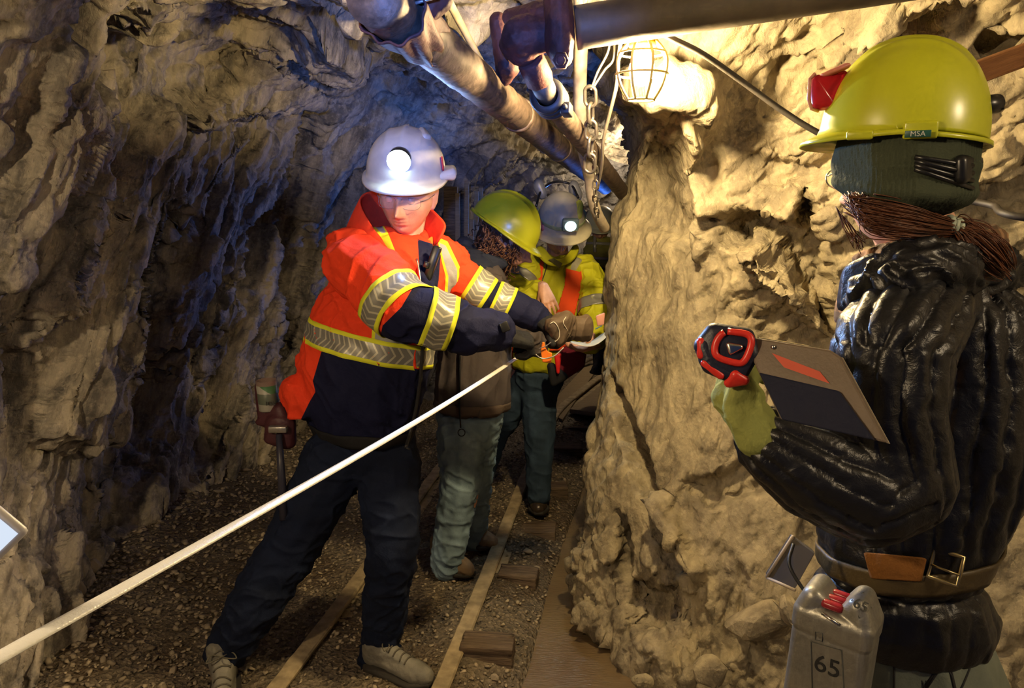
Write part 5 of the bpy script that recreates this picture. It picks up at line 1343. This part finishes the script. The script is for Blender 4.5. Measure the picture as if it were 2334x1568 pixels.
x_ = m.build('pocket_stitching', simple('dark_stitch', (.03, .03, .03), .8), None); x_.parent = jn
for p_, q_ in (((.68, 1.32, 0), (.50, 1.45, 0)), ((.88, 1.2, 0), (.72, 1.36, 0))): shoe(w2, p_, q_, L=.26, name='boot', mat=M_bootbrown, lace=False)
# mitten-gloved hand
mb = MB(); wv = P(1752, 1005, 1.09)
add_hand(mb, wv, P(1690, 925, 1.10) - wv, (.75, .15, -.1), 1, (50, 60, 40), 1.02, 1.62, (25, 28), 2)
mb.hull([(P(1768, 1010, 1.09), .045), (P(1735, 985, 1.09), .036)]); mb.hull([(P(1700, 960, 1.08), .026), (P(1678, 930, 1.08), .022), (P(1725, 1000, 1.07), .03)]); mb.hull([(P(1672, 915, 1.08), .018), (P(1690, 880, 1.07), .018), (P(1712, 905, 1.08), .022)])
me = mb.remesh(.0028, 4, .5); folds(me, .003, .02, (.4, 0, 1), 9); x_ = link('glove', me, cloth('yellow_green_glove', (.26, .28, .08), .85, 300, .4), w2); x_['label'] = 'pale yellow-green work glove'
# ---------------------------------------------------------------- clipboard, tape measure, metal canister
A_, B_, C_, D_ = P(1688, 764, 1.07), P(1908, 800, .99), P(2022, 1010, .90), P(1775, 960, 1.0)
nb = (B_ - A_).cross(D_ - A_).normalized(); nb = nb if nb.dot(camo.location - A_) > 0 else -nb
D_ = A_ + (C_ - B_); 
root = thing('clipboard', A_, 'tan-backed clipboard with an orange sticker, held low by the person in the quilted jacket', 'clipboard')
m = MB(); M_bd = simple('masonite_board', (.13, .095, .065), .5, .2, 200, 0, .15)
co_ = .10; E1, E2 = A_.lerp(B_, .93), B_.lerp(C_, .06); m.poly([A_, E1, E2, C_, D_], -.012, nb); m.build('board', M_bd, root, sm=False, bev=.003)
t = lambda a, b: A_ + (B_ - A_) * a + (D_ - A_) * b + nb * .0015
m = MB(); m.poly([t(.27, .17), t(.70, .30), t(.74, .43), t(.33, .33)], .0004, nb); m.build('sticker', simple('orange_sticker', (.5, .07, .03), .6), root, sm=False)
m = MB(); m.poly([t(.02, .46), t(.80, .50), t(.90, 1.0), t(.03, 1.0)], .006, nb); m.build('overlay', cloth('dark_blue_overlay', (.01, .012, .03), .7), root, sm=False, bev=.002)['label'] = 'dark blue overlay over the lower part'  # flat dark blue layer laid on the lower part of the board
m = MB(); m.poly([t(.18, -.03) - nb * .014, t(.72, -.025) - nb * .014, t(.72, .10) - nb * .014, t(.18, .10) - nb * .014], -.006, nb); m.build('clip', M_chrome, root, sm=False, bev=.002)
m = MB(); m.poly([t(.97, .05) - nb * .014, t(1.01, .06) - nb * .014, t(1.012, 1.0) - nb * .014, t(.96, 1.0) - nb * .014, ], -.003, nb); m.build('paper', simple('cream_paper', (.62, .52, .36), .8), root, sm=False)
m = MB(); m.cyl(t(.32, .09) + nb * .0, t(.32, .09) + nb * .003, .003, n=12); m.build('rivet', M_chrome, root)
root = thing('tape_measure', P(1655, 805, 1.08), 'chunky red and black tape measure clipped on the upper corner of the clipboard', 'tape measure')
tn = (camo.location - P(1655, 805, 1.08)).normalized(); Mt = frame(-tn, (.28, 0, 1)); tc = P(1652, 803, 1.065)
T_ = lambda x, y, z=0: tc + Mt @ Vector((x, -z, y))
M_tred = simple('red_tape_case', (.62, .03, .02), .35); M_tblk = simple('dark_blue_rubber', (.01, .012, .03), .45, .3, 200)
m = MB(); m.hull([(T_(-.022, .022), .016), (T_(.020, .030), .014), (T_(.034, .010), .014), (T_(.028, -.022), .014), (T_(-.018, -.016), .016), (T_(-.030, .005), .014)], 3).hull([(T_(-.030, 0), .016), (T_(-.012, -.022), .016), (T_(.032, -.03), .012)], 3); m.build('case', M_tblk, root)
m = MB(); fr = [(-.006, .030), (.022, .034), (.031, .022), (.029, -.004), (.016, -.010), (-.010, -.008), (-.016, .012)]
m.tube(curve_pts([T_(x, y, .0165) for x, y in fr + fr[:2]], 5)[:-6], .0052, 8).hull([(T_(-.036, .004, .008), .0075), (T_(-.030, -.014, .008), .007)]).hull([(T_(-.022, -.024, .01), .006), (T_(.005, -.034, .01), .006)]).hull([(T_(.024, -.026, .012), .007), (T_(.038, -.030, .006), .008), (T_(.020, -.040, .004), .008)])
m.build('red_shell', M_tred, root)
m = MB(); m.hull([(T_(.002, .012, .018), .004), (T_(.018, .014, .018), .004), (T_(.008, .003, .018), .004)]); m.build('belt_clip', M_chrome, root)
# canister
root = thing('metal_canister', P(1895, 1500, 1.03), 'scuffed silver canister marked 65 hanging at the hip of the quilted jacket', 'canister')
t = NT('brushed_canister'); v = t.coord(); sc_ = t.ramp(t.noise(v, 14, 6, .7), .45, .65); sf = t.ramp(t.noise(t.mapping(v, sc=(1, 1, .12)), 90, 4, .7), .55, .75)
c = t.mix(sc_, (.34, .33, .29), (.24, .23, .20)); c = t.mix(t.math('MULTIPLY', sf, .6), c, (.46, .45, .40)); M_can = t.fin(c, t.math('MULTIPLY_ADD', sc_, .18, .34), t.bump(t.noise(v, 70, 4), .25, .004), Metallic=.65)
Mc = frame(P(1895, 1500, 1.03) - Vector((0, 0, CAMH - .35)), (.03, -.06, 1)); Mc = frame(Vector((.62, .78, 0)), (.02, -.05, 1)); cb_ = P(1898, 1480, 1.05)
K = lambda x, y, z: cb_ + Mc @ Vector((x, y, z))
m = MB(); rr_ = .016
m.hull([(K(x, y, z), rr_) for x in (-.044, .044) for y in (-.026, .026) for z in (-.20, .035)], 3).build('can_body', M_can, root) if False else None
mb = MB()
for z0, z1, ex in ((-.22, .030, 0), ):
    mb.hull([(K(x, y, z), rr_) for x in (-.042, .042) for y in (-.026, .026) for z in (z0, z1)], 3)
mb.hull([(K(x * 1.04, y * 1.06, z), rr_) for x in (-.042, .042) for y in (-.026, .026) for z in (.045, .065)], 3)
mb.hull([(K(-.044, y, .065), .016) for y in (-.026, .026)] + [(K(-.034, y, .090), .017) for y in (-.022, .022)] + [(K(-.022, y, .085), .012) for y in (-.022, .022)], 3)
mb.hull([(K(.044, y, .065), .016) for y in (-.026, .026)] + [(K(.030, y, .096), .017) for y in (-.020, .020)] + [(K(.018, y, .085), .012) for y in (-.022, .022)], 3)
me = mb.remesh(.0018, 4); bodyc = link('can_body', me, M_can, root); tcn = bvh(me)
m = MB()
for k, (x, y) in enumerate(((-.004, -.028), (-.002, -.008), (0, .012))): m.hull([(K(x - .010, y, .088), .0075), (K(x + .010, y, .088), .0075)], 2)
m.build('latch', simple('dark_red_latch', (.28, .02, .03), .25), root)
m = MB(); m.tube([K(-.014, -.042, .078), K(.012, -.046, .072)], .0025, 8); m.build('latch_pin', M_chrome, root)
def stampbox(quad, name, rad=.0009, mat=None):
    m = MB(); pts = [on_px(tcn, x, y, .0006, 1.0) for x, y in quad]; m.tube(pts, rad, 6, cl=True); return m.build(name, mat or simple('stamp_outline', (.08, .08, .07), .6), root)  # thin dark outline following the canister surface
stampbox([(1941, 1368), (1968, 1350), (1986, 1385), (1958, 1408)], 'stamp_frame')
f_ = on_px(tcn, 1962, 1380, .0004, 1.0); hit = tcn.find_nearest(f_); text('65', .022, f_, hit[1], (.35, 0, 1), simple('print_dark', (.04, .04, .035), .6), 'stamped_number', root)
stampbox([(1848, 1462), (1918, 1482), (1924, 1590), (1852, 1590)], 'label_frame', .0012)
pts = [on_px(tcn, 1885, 1520, .0008, 1.0)]; hit = tcn.find_nearest(pts[0]); text('65', .040, pts[0], hit[1], (0, 0, 1), simple('print_black2', (.015, .015, .015), .6), 'painted_number', root)
stampbox([(1858, 1440), (1874, 1443), (1874, 1462), (1858, 1458)], 'small_mark', .0007)
m = MB(); m.tube(curve_pts([K(-.05, .02, .06), P(1800, 1290, 1.12), P(1808, 1240, 1.15)]), .003, 8); m.build('hanger', M_black, root)
# belt strap with the notebook case poking out at her front
root = thing('belt_case', P(1790, 1300, 1.3), 'flat dark case with a pale edge sticking out above the silver canister', 'case')
m = MB(); a, b, c, d = P(1808, 1222, 1.24), P(1748, 1316, 1.26), P(1812, 1345, 1.2), P(1860, 1260, 1.2); m.poly([a, b, c, d], .014, (0, 1, 0)); m.build('case_body', simple('dark_case', (.05, .04, .03), .6), root, sm=False, bev=.003)
m = MB(); m.tube([a, b], .0035, 8).tube([b, c], .003, 8); m.build('edge_binding', simple('pale_binding', (.35, .28, .2), .6), root)

# ================================================================ stooping woman in the grey jacket, curly hair
w3 = thing('person', (-.2, 3.1, 0), 'stooping person with curly brown hair, yellow hard hat, grey jacket and light blue jeans', 'person')
hc = P(1152, 548, 3.12); hf = Vector((.80, -.12, -.42))
mb = MB(); L3 = add_head(mb, hc, hf, (.35, 0, 1), 1.0, fem=1)
mb.hull([(hc + Vector((-.03, .0, -.06)), .05), (P(1095, 620, 3.1), .055)]).hull([(P(1090, 640, 3.1), .10), (P(1075, 800, 3.08), .11), (P(1075, 930, 3.06), .11)])
mb.caps([(P(1090, 650, 3.05), .06), (P(1150, 700, 2.98), .045), (P(1200, 770, 3.0), .04)])
mb.caps([(P(1060, 940, 3.06), .1), (P(1060, 1130, 3.0), .06), (P(1025, 1275, 2.97), .045)]); mb.caps([(P(1080, 940, 3.14), .1), (P(1085, 1080, 3.2), .06), (P(1075, 1215, 3.22), .045)])
link('body', mb.remesh(.004, 3, .4), M_skin, w3)
mb = MB(); mb.caps([(P(1088, 618, 3.08), (.09, .09, .05)), (P(1085, 690, 3.07), (.145, .13, .07)), (P(1082, 790, 3.06), (.155, .14, .06)), (P(1078, 870, 3.05), (.165, .145, .06)), (P(1076, 925, 3.05), (.165, .15, .03))])
mb.hull([(P(1045, 610, 3.12), .06), (P(1110, 640, 3.0), .08)]).hull([(P(1140, 905, 3.0), .05), (P(1120, 850, 3.0), .08)])
me = mb.remesh(.007, 6); folds(me, .014, .05, (.15, 0, 1), 33)
M_gj = cloth('grey_canvas', (.085, .07, .07), .85); j3 = link('jacket', me, M_gj, w3); t3 = bvh(me)
o, _ = sleeve([(P(1100, 640, 3.0), .082), (P(1150, 700, 2.93), .072), (P(1200, 760, 2.95), .058), (P(1225, 790, 2.98), .045)], [], sd=14, foldamp=.009, parent=j3, zmat=M_gj)
mb = MB(); mb.caps([(P(1052, 575, 3.1), .035), (P(1070, 590, 3.0), .04), (P(1105, 600, 2.98), .035), (P(1140, 602, 3.0), .025)]); mb.hull([(P(1045, 585, 3.18), .04), (P(1060, 560, 3.12), .035)])
me = mb.remesh(.005, 3); folds(me, .012, .025, (1, 0, -.3), 3); x_ = link('hood', me, cloth('dark_blue_hood', (.03, .035, .055)), None); x_.parent = j3
o = link('hem_band', ring_band(t3, P(1076, 920, 3.05), (.02, .03, 1), .045, .003, 90, 5, .3), cloth('taupe_hem', (.12, .09, .075)), None); o.parent = j3; solid(o, .004)
m = MB(); m.tube(curve_pts([on_px(t3, 1048, y, .014, 2.9) for y in (800, 850, 900, 935)] + [P(1050, 975, 2.88)], 6), .013, 8, flat=(1, .25)); m.tube([P(1052 + 8 * math.cos(a), 986 + 8 * math.sin(a), 2.87) for a in [2 * math.pi * k / 20 for k in range(20)]], .002, 6, cl=True); x_ = m.build('hanging_strap', M_blackcloth, w3)
mb = MB(); mb.hull([(P(1072, 945, 3.06), (.15, .13, .04)), (P(1060, 1000, 3.04), .10), (P(1085, 1000, 3.14), .10)])
mb.caps([(P(1052, 990, 3.02), .108), (P(1052, 1090, 3.0), .092), (P(1035, 1180, 2.98), .078), (P(1020, 1285, 2.96), .074)]); mb.caps([(P(1085, 990, 3.14), .10), (P(1082, 1090, 3.18), .085), (P(1078, 1228, 3.22), .062)])
me = mb.remesh(.006, 6); folds(me, .011, .04, (1, .2, -.3), 41); link('jeans', me, M_denim, w3); tj3 = bvh(me)
m = MB(); m.tube([on_px(tj3, x, y, .001, 2.9) for x, y in ((1056, 985), (1052, 1040), (1046, 1100), (1030, 1160), (1010, 1230), (1005, 1290))], .0022, 6); x_ = m.build('side_seam', simple('pale_stitch', (.40, .46, .48), .8), None); x_.parent = w3
shoe(w3, G(992, 1274), G(1076, 1322), L=.25, name='shoe', mat=M_bootbrown, high=.10, cuff=.05); shoe(w3, G(1036, 1226), G(1116, 1250), L=.235, name='shoe', mat=M_bootbrown, high=.10, cuff=.045)
hh3, LH3, _ = helmet(w3, P(1150, 518, 3.12), (.80, -.25, -.50), (.48, -.06, .86), M_hv, rx=.118, ry=.150, rz=.140, brim=.010, front=.035, ridge=.010)
m = MB(); random.seed(3); rg = random
def curl(p0, d, n=26, r=.011, L=.11, turns=3.5):
    u, v, w_ = basis(d); ph = rg.random() * 6; return [p0 + w_ * (L * k / n) + (u * math.cos(ph + turns * 6.28 * k / n) + v * math.sin(ph + turns * 6.28 * k / n)) * r * (.3 + .7 * k / n) + Vector((0, 0, -.02 * (k / n) ** 2)) for k in range(n + 1)]
for k in range(420):
    x = 1094 + rg.random() ** .9 * 66; y = 500 + rg.random() * 75; p0 = P(x, y + (x - 1096) * .15, 3.02 + rg.random() * .12 + .03 * rg.random())
    m.tube(curl(p0, (rg.gauss(.15, .4), rg.gauss(-.2, .3), -1), 16, .008 + .005 * rg.random(), .05 + .05 * rg.random(), 2 + 2 * rg.random()), .0028, 4)
for k in range(22):
    p0 = P(1158 + rg.random() * 18, 545 + rg.random() * 14, 3.02 + .04 * rg.random()); m.tube(curl(p0, (rg.gauss(.1, .3), -.1, -1), 16, .006, .05, 2.5), .002, 4)
for e_ in (0, 1): m.hull([(L3(0, -.03, .03), .093), (L3(0, -.045, -.03), .075)], 3)
m.build('hair', simple('curly_brown_hair', (.16, .07, .035), .45, 0, 1, 0, .5, 30), w3)

# ================================================================ man in the yellow jacket and orange vest
m4 = thing('person', (.0, 3.7, 0), 'person in white hard hat, yellow jacket and orange vest looking down at papers', 'person')
hc = P(1272, 522, 3.55); hf = Vector((.10, -.88, -.62))
mb = MB(); L4 = add_head(mb, hc, hf, (0, 0, 1), 1.0)
mb.hull([(hc + Vector((0, .03, -.06)), .05), (P(1270, 610, 3.62), .06)]).hull([(P(1270, 620, 3.62), .10), (P(1250, 780, 3.66), .11), (P(1230, 850, 3.7), .11)])
mb.caps([(P(1220, 620, 3.6), .05), (P(1180, 680, 3.52), .04), (P(1236, 652, 3.36), .024)]); mb.caps([(P(1330, 620, 3.6), .05), (P(1362, 720, 3.45), .04), (P(1340, 780, 3.3), .03)])
mb.caps([(P(1235, 850, 3.7), .09), (P(1228, 1000, 3.65), .06), (P(1225, 1140, 3.62), .04)]); mb.caps([(P(1210, 850, 3.75), .09), (P(1125, 980, 3.85), .06), (P(1095, 1100, 3.9), .04)])
wr_ = P(1238, 652, 3.34); add_hand(mb, wr_, P(1258, 705, 3.31) - wr_, (-.25, .9, -.1), -1, (6, 14, 12), .84, 1.05, (25, 35), 7)
wr_ = P(1358, 786, 3.32); add_hand(mb, wr_, P(1320, 792, 3.28) - wr_, (-.1, -.2, 1), -1, (14, 20, 15), 1.05, 1.0, (40, 25), 4)
link('body', mb.remesh(.0030, 2, .4), M_skin, m4); add_eyes(m4, L4)
mb = MB(); mb.caps([(P(1272, 590, 3.62), (.10, .09, .04)), (P(1272, 630, 3.62), (.185, .12, .05)), (P(1262, 700, 3.62), (.19, .14, .06)), (P(1250, 780, 3.65), (.18, .14, .06)), (P(1238, 830, 3.68), (.165, .14, .04))])
me = mb.remesh(.007, 6); folds(me, .010, .05, (.2, 0, 1), 53)
M_ry = cloth('yellow_rain_cloth', (.50, .50, .02), .6, 300, .2); j4 = link('jacket', me, M_ry, m4); t4 = bvh(me)
# vest: a slightly larger shell in front and back, open in the middle
mb = MB(); mb.caps([(P(1272, 598, 3.62), (.13, .10, .035)), (P(1272, 632, 3.62), (.17, .128, .05)), (P(1262, 700, 3.62), (.188, .148, .06)), (P(1250, 780, 3.65), (.186, .148, .06)), (P(1242, 842, 3.66), (.175, .15, .045))])
me = mb.remesh(.004, 8); displace(me, lambda co, no: .005 + .003 * fbm(co * 14, 3, 4)); px_, _ = proj(get_co(me)); no_ = get_no(me)
keep = np.ones(len(px_), bool); f_ = no_[:, 1] < .25
inl = sdpoly(px_, [(1186, 552), (1232, 552), (1240, 600), (1236, 640), (1230, 720), (1186, 720)]) > 0; inr = sdpoly(px_, [(1298, 548), (1352, 552), (1362, 590), (1327, 650), (1310, 720), (1292, 800), (1252, 800), (1268, 710), (1286, 650), (1290, 600)]) > 0
keep[f_ & ~inl & ~inr] = False
bm = bmesh.new(); bm.from_mesh(me); bm.verts.ensure_lookup_table(); bmesh.ops.delete(bm, geom=[bm.verts[i] for i in np.where(~keep)[0]], context='VERTS'); bm.to_mesh(me); bm.free()
zone(me, 'yelv', [(1300, 556), (1345, 556), (1352, 575), (1322, 620), (1290, 612)]); zone(me, 'silv', [(1312, 556), (1330, 556), (1334, 580), (1312, 617), (1300, 614)]); zone(me, 'pock', [(1200, 655), (1206, 650), (1228, 620), (1232, 624), (1210, 660)])
v4 = link('vest', me, zoned('orange_vest', (.85, .09, .02), [('yelv', (.50, .50, .03, 1)), ('silv', (.40, .38, .30, 1)), ('pock', (.02, .02, .02, 1))]), m4); solid(v4, .003)
o, ta = sleeve([(P(1332, 618, 3.62), .082), (P(1358, 680, 3.52), .085), (P(1358, 745, 3.42), .080), (P(1345, 775, 3.36), .062)], [], sd=61, foldamp=.012, parent=j4, zmat=M_ry, fs=.04)
px_band(ta, 1350, 703, 3.50, 8, 62, .055, -.08, .14, M_bandP, o)
o, ta = sleeve([(P(1208, 612, 3.60), .080), (P(1176, 660, 3.50), .078), (P(1200, 676, 3.42), .062), (P(1229, 658, 3.39), .040)], [], sd=66, foldamp=.014, parent=j4, zmat=M_ry, fs=.03)
px_band(ta, 1190, 640, 3.53, -30, 45, .05, -.08, .14, M_bandP, o)
sheet([[P(1234, 556, 3.52), P(1248, 575, 3.48), P(1262, 592, 3.45), P(1285, 590, 3.45), P(1302, 570, 3.48), P(1310, 552, 3.53)], [P(1214, 570, 3.52), P(1232, 590, 3.48), P(1250, 608, 3.46), P(1290, 606, 3.46), P(1312, 590, 3.49), P(1322, 566, 3.54)]], 'collar', M_ry, j4, .008, 2)
m = MB(); m.tube(curve_pts([on_px(t4, x, y, .004, 3.5) for x, y in ((1248, 592), (1244, 615), (1236, 640), (1230, 665))], 6), .005, 8, flat=(1, .5)); x_ = m.build('zipper', M_black2, None); x_.parent = j4
m = MB(); m.poly([P(1250, 592, 3.455), P(1262, 588, 3.45), P(1282, 600, 3.45), P(1276, 612, 3.455)], .006, (0, -1, 0)); x_ = m.build('storm_flap', cloth('olive_flap', (.13, .12, .04)), None, bev=.002); x_.parent = j4
mb = MB(); mb.hull([(P(1235, 845, 3.68), (.14, .12, .04)), (P(1232, 890, 3.68), .09), (P(1195, 890, 3.76), .09)])
mb.caps([(P(1228, 890, 3.68), .098), (P(1230, 990, 3.64), .082), (P(1228, 1060, 3.63), .070), (P(1228, 1128, 3.61), .062)]); mb.caps([(P(1190, 890, 3.76), .095), (P(1128, 985, 3.85), .078), (P(1096, 1095, 3.9), .062)])
me = mb.remesh(.007, 6); folds(me, .008, .05, (1, .2, -.2), 71); link('jeans', me, cloth('dark_blue_jeans', (.035, .06, .10), .85, 600, .4, .35), m4)
shoe(m4, G(1232, 1128), G(1224, 1195), L=.29, name='boot', mat=simple('wet_dark_boot', (.05, .035, .025), .3, .5, 100), high=.13, cuff=.055); shoe(m4, G(1100, 1098), G(1085, 1140), L=.29, name='boot', mat=M_black, high=.13, cuff=.055)
hh4, LH4, _ = helmet(m4, P(1279, 506, 3.54), (.06, -.90, -.46), (.03, -.42, .9), simple('cream_hard_hat', (.66, .60, .42), .35, 0, 1, 0, .12, 14), rx=.108, ry=.130, rz=.14, brim=.036, front=.0, full=True, drop=.012)
m = MB(); m.tube([LH4(.112 * math.cos(a), .134 * math.sin(a), .035) for a in [R(k) for k in range(-30, 211, 8)]], .012, 8, flat=(.2, 1)); x_ = m.build('lamp_strap', simple('green_strap', (.42, .50, .25), .6), None); x_.parent = hh4
lp4 = P(1300, 512, 3.36); ld4 = Vector((.02, -.9, -.45)).normalized(); m = MB(); m.box(lp4, (.075, .03, .06), frame(ld4, (0, -.4, 1)), .010, 3); hl4 = m.build('headlamp', simple('grey_lamp_case', (.18, .26, .26), .35), None); hl4.parent = hh4
t = NT('small_lamp_glow'); em = t.node('ShaderNodeEmission', Color=(.62, .95, 1, 1), Strength=3.0); t.lk(em.outputs[0], t.out.inputs[0])
m = MB(); m.lathe([(0, .006), (.018, .004), (.026, 0), (0, 0)], lp4 + ld4 * .016, ld4, 28); x_ = m.build('lens', t.m, None); x_.parent = hl4
m = MB(); m.hull([(P(1320, 470, 3.46), (.02, .01, .03)), (P(1318, 490, 3.44), (.02, .01, .02))]); x_ = m.build('sticker', simple('yellow_green_sticker', (.42, .45, .06), .5), None); x_.parent = hh4
# ear defenders parked on the helmet
m = MB(); m.tube(curve_pts([P(1222, 470, 3.5), P(1234, 435, 3.55), P(1262, 415, 3.6), P(1300, 420, 3.6), P(1318, 450, 3.5)], 8), .006, 8); eb = m.build('ear_defender_band', M_black2, None); eb.parent = hh4
for (x, y, Y) in ((1232, 432, 3.56), (1312, 436, 3.6)):
    m = MB(); m.hull([(P(x - 4, y - 8, Y), (.026, .02, .035)), (P(x + 4, y + 8, Y), (.024, .02, .03))], 3); x_ = m.build('ear_cup', simple('grey_cup', (.16, .16, .15), .4), None); x_.parent = hh4
m = MB(); m.hull([(P(1228, 512, 3.46), (.014, .02, .025)), (P(1224, 532, 3.46), (.013, .02, .02))], 3).hull([(P(1238, 518, 3.47), (.012, .014, .018))], 3); x_ = m.build('pink_ear_pad', simple('pink_rubber', (.55, .18, .18), .4), None); x_.parent = hh4
m = MB(); m.tube(curve_pts([P(1243, 547, 3.44), P(1255, 552, 3.42), P(1268, 548, 3.42)], 4), .003, 6).tube(curve_pts([P(1272, 549, 3.42), P(1286, 554, 3.42), P(1300, 549, 3.44)], 4), .003, 6); m.build('glasses', M_black2, m4)
# papers and satchel
root = thing('paper_sheets', P(1320, 780, 3.3), 'curled white paper sheets held in the hand of the man in yellow', 'paper')
sheet([[P(1298, 776, 3.22), P(1320, 780, 3.22), P(1345, 782, 3.24), P(1365, 765, 3.27), P(1385, 752, 3.3)], [P(1300, 782, 3.1), P(1322, 787, 3.1), P(1346, 792, 3.12), P(1368, 782, 3.15), P(1388, 764, 3.2)]], 'sheet', simple('white_paper', (.65, .60, .50), .8), root, .001, 2)
root = thing('red_satchel', P(1300, 830, 3.4), 'dark red bag with a bright red flap hanging below the papers', 'bag')
mb = MB(); mb.hull([(P(1290, 800, 3.42), .025), (P(1328, 798, 3.42), .022), (P(1322, 830, 3.42), .025), (P(1285, 855, 3.42), .025), (P(1272, 840, 3.42), .02)]); me = mb.remesh(.006, 4); link('bag_body', me, cloth('maroon_cloth', (.12, .008, .02)), root)
m = MB(); m.hull([(P(1268, 812, 3.36), .010), (P(1276, 808, 3.36), .008), (P(1272, 848, 3.36), .008)]); m.build('flap', cloth('red_flap', (.6, .02, .02), .4), root)
m = MB(); m.hull([(P(1256, 835, 3.4), .02), (P(1262, 872, 3.4), .018), (P(1285, 858, 3.4), .02)]); m.build('black_base', M_blackcloth, root)
root = thing('pen', P(1362, 745, 3.25), 'blue pen and pink card sticking out at the pillar edge above the papers', 'pen')
m = MB(); m.hull([(P(1361, 722, 3.15), .006), (P(1376, 716, 3.15), .006), (P(1374, 738, 3.15), .006), (P(1364, 740, 3.15), .006)]); m.build('notebook_corner', simple('pink_card', (.75, .35, .28), .6), root)
m = MB(); m.tube([P(1357, 750, 3.14), P(1372, 742, 3.14)], .0028, 8); m.build('blue_pen', simple('blue_pen', (.12, .25, .35), .4), root)

# ================================================================ distant person mostly behind the pillar
m5 = thing('person', (.7, 6.0, 0), 'distant person in olive hi-vis jacket, mostly hidden behind the pillar edge', 'person')
Yf = 5.6
hc = P(1368, 518, Yf); mb = MB(); L5 = add_head(mb, hc, (-.1, -.95, -.35), (0, 0, 1), .95)
mb.hull([(hc + Vector((0, .02, -.06)), .05), (P(1368, 580, Yf), .09), (P(1372, 700, Yf), .09)]).caps([(P(1366, 700, Yf), .08), (P(1368, 830, Yf), .05)]).caps([(P(1385, 700, Yf), .08), (P(1388, 830, Yf), .05)])
link('body', mb.remesh(.006, 2, .4), M_skin, m5)
mb = MB(); mb.caps([(P(1368, 545, Yf), (.09, .08, .03)), (P(1370, 570, Yf), (.14, .10, .04)), (P(1372, 600, Yf), (.13, .11, .05))]); mb.hull([(P(1352, 552, Yf), .05), (P(1346, 590, Yf), .045)]); me = mb.remesh(.008, 4); folds(me, .008, .05, (1, 0, .2), 4)
j5 = link('jacket', me, cloth('olive_hivis', (.22, .21, .05)), m5); t5 = bvh(me)
for z_, w_ in ((556, .02), (590, .02)): o = link('reflective_band', ring_band(t5, P(1370, z_, Yf), (.05, .1, 1), w_, .004, 60, 4, .25), M_bandP, None); o.parent = j5; solid(o, .003)
m = MB(); m.tube([on_px(t5, 1356, y, .004, Yf) for y in (530, 545, 560, 575)], .012, 6, flat=(1, .3)); x_ = m.build('brace_band', M_bandP, None); x_.parent = j5
mb = MB(); mb.caps([(P(1368, 610, Yf), (.12, .10, .03)), (P(1366, 700, Yf), .075), (P(1368, 835, Yf), .055)]).caps([(P(1385, 620, Yf), .09), (P(1385, 700, Yf), .075), (P(1388, 835, Yf), .055)]); link('trousers', mb.remesh(.008, 3), M_darkdenim, m5)
helmet(m5, P(1368, 507, Yf), (-.1, -.9, -.3), (0, -.3, 1), simple('dull_olive_hat', (.35, .36, .25), .4), rx=.11, ry=.13, rz=.12, brim=.015, front=.03)
for x in (1368, 1390): shoe(m5, P(x, 838, Yf) * 1.0, P(x - 10, 850, Yf - .3), L=.28, name='boot', mat=M_black, lace=False)
# ================================================================ lights, world
sc = bpy.context.scene
def point(name, loc, col, w, rad=.03):
    l = bpy.data.lights.new(name, 'POINT'); l.energy = w; l.color = col; l.shadow_soft_size = rad
    o = bpy.data.objects.new(name, l); C.objects.link(o); o.location = loc; return o
def spot(name, loc, to, col, w, ang, rad=.02, blend=.5):
    l = bpy.data.lights.new(name, 'SPOT'); l.energy = w; l.color = col; l.shadow_soft_size = rad; l.spot_size = R(ang); l.spot_blend = blend
    o = bpy.data.objects.new(name, l); C.objects.link(o); o.location = loc
    o.rotation_euler = (Vector(to) - Vector(loc)).to_track_quat('-Z', 'Y').to_euler(); return o
LAMP = P(1465, 150, 2.05)
WARM = (1, .74, .38)
point('next_lamp_light', (1.55, .2, 2.15), (1, .78, .50), 32, .08)
point('previous_lamp_light', (-1.22, .08, 2.05), (1, .76, .46), 66, .05)      # the next lamp of the string, behind the photographer
point('added_far_light', (1.2, 6.9, 2.0), (1, .78, .5), 30, .08)          # unseen warm light added round the bend
spot('headlamp_beam', lp1 + ld1 * .04, P(1850, 850, 1.2), (.34, .55, 1), 65, 84, .02, .6)
spot('headlamp_spill', lp1 + ld1 * .045, lp1 + ld1, (.10, .26, 1), 5, 175, .02, .3)
spot('second_headlamp_beam', lp4 + ld4 * .03, P(1270, 800, 3.1), (.6, .85, 1), 6, 70, .02, .6)
spot('added_blue_spot', (-.05, -.12, 1.72), P(1040, 215, 4.0), (.09, .25, 1), 330, 30, .03, 1.0)  # unseen blue spot added at the camera, tinting the roof and rear rock
spot('added_rear_blue_spot', P(1415, 590, 5.2), P(1000, 330, 4.6), (.07, .22, 1), 60, 110, .03, .8)  # blue spot added out of sight behind the pillar to tint the back rock
w = bpy.data.worlds.new('world'); sc.world = w; w.use_nodes = True
w.node_tree.nodes['Background'].inputs[0].default_value = (.25, .4, 1, 1); w.node_tree.nodes['Background'].inputs[1].default_value = .05
sc.view_settings.view_transform = 'Standard'; sc.view_settings.look = 'None'; sc.view_settings.gamma = 1; sc.view_settings.exposure = .05
sc.view_settings.use_curve_mapping = False
sc.cycles.use_denoising = True; sc.cycles.use_adaptive_sampling = True; sc.cycles.adaptive_threshold = .06; sc.cycles.adaptive_min_samples = 12; sc.cycles.max_bounces = 5; sc.cycles.diffuse_bounces = 3; sc.cycles.glossy_bounces = 2; sc.cycles.transmission_bounces = 6
sc.cycles.sample_clamp_indirect = 6; sc.cycles.caustics_reflective = False; sc.cycles.caustics_refractive = False
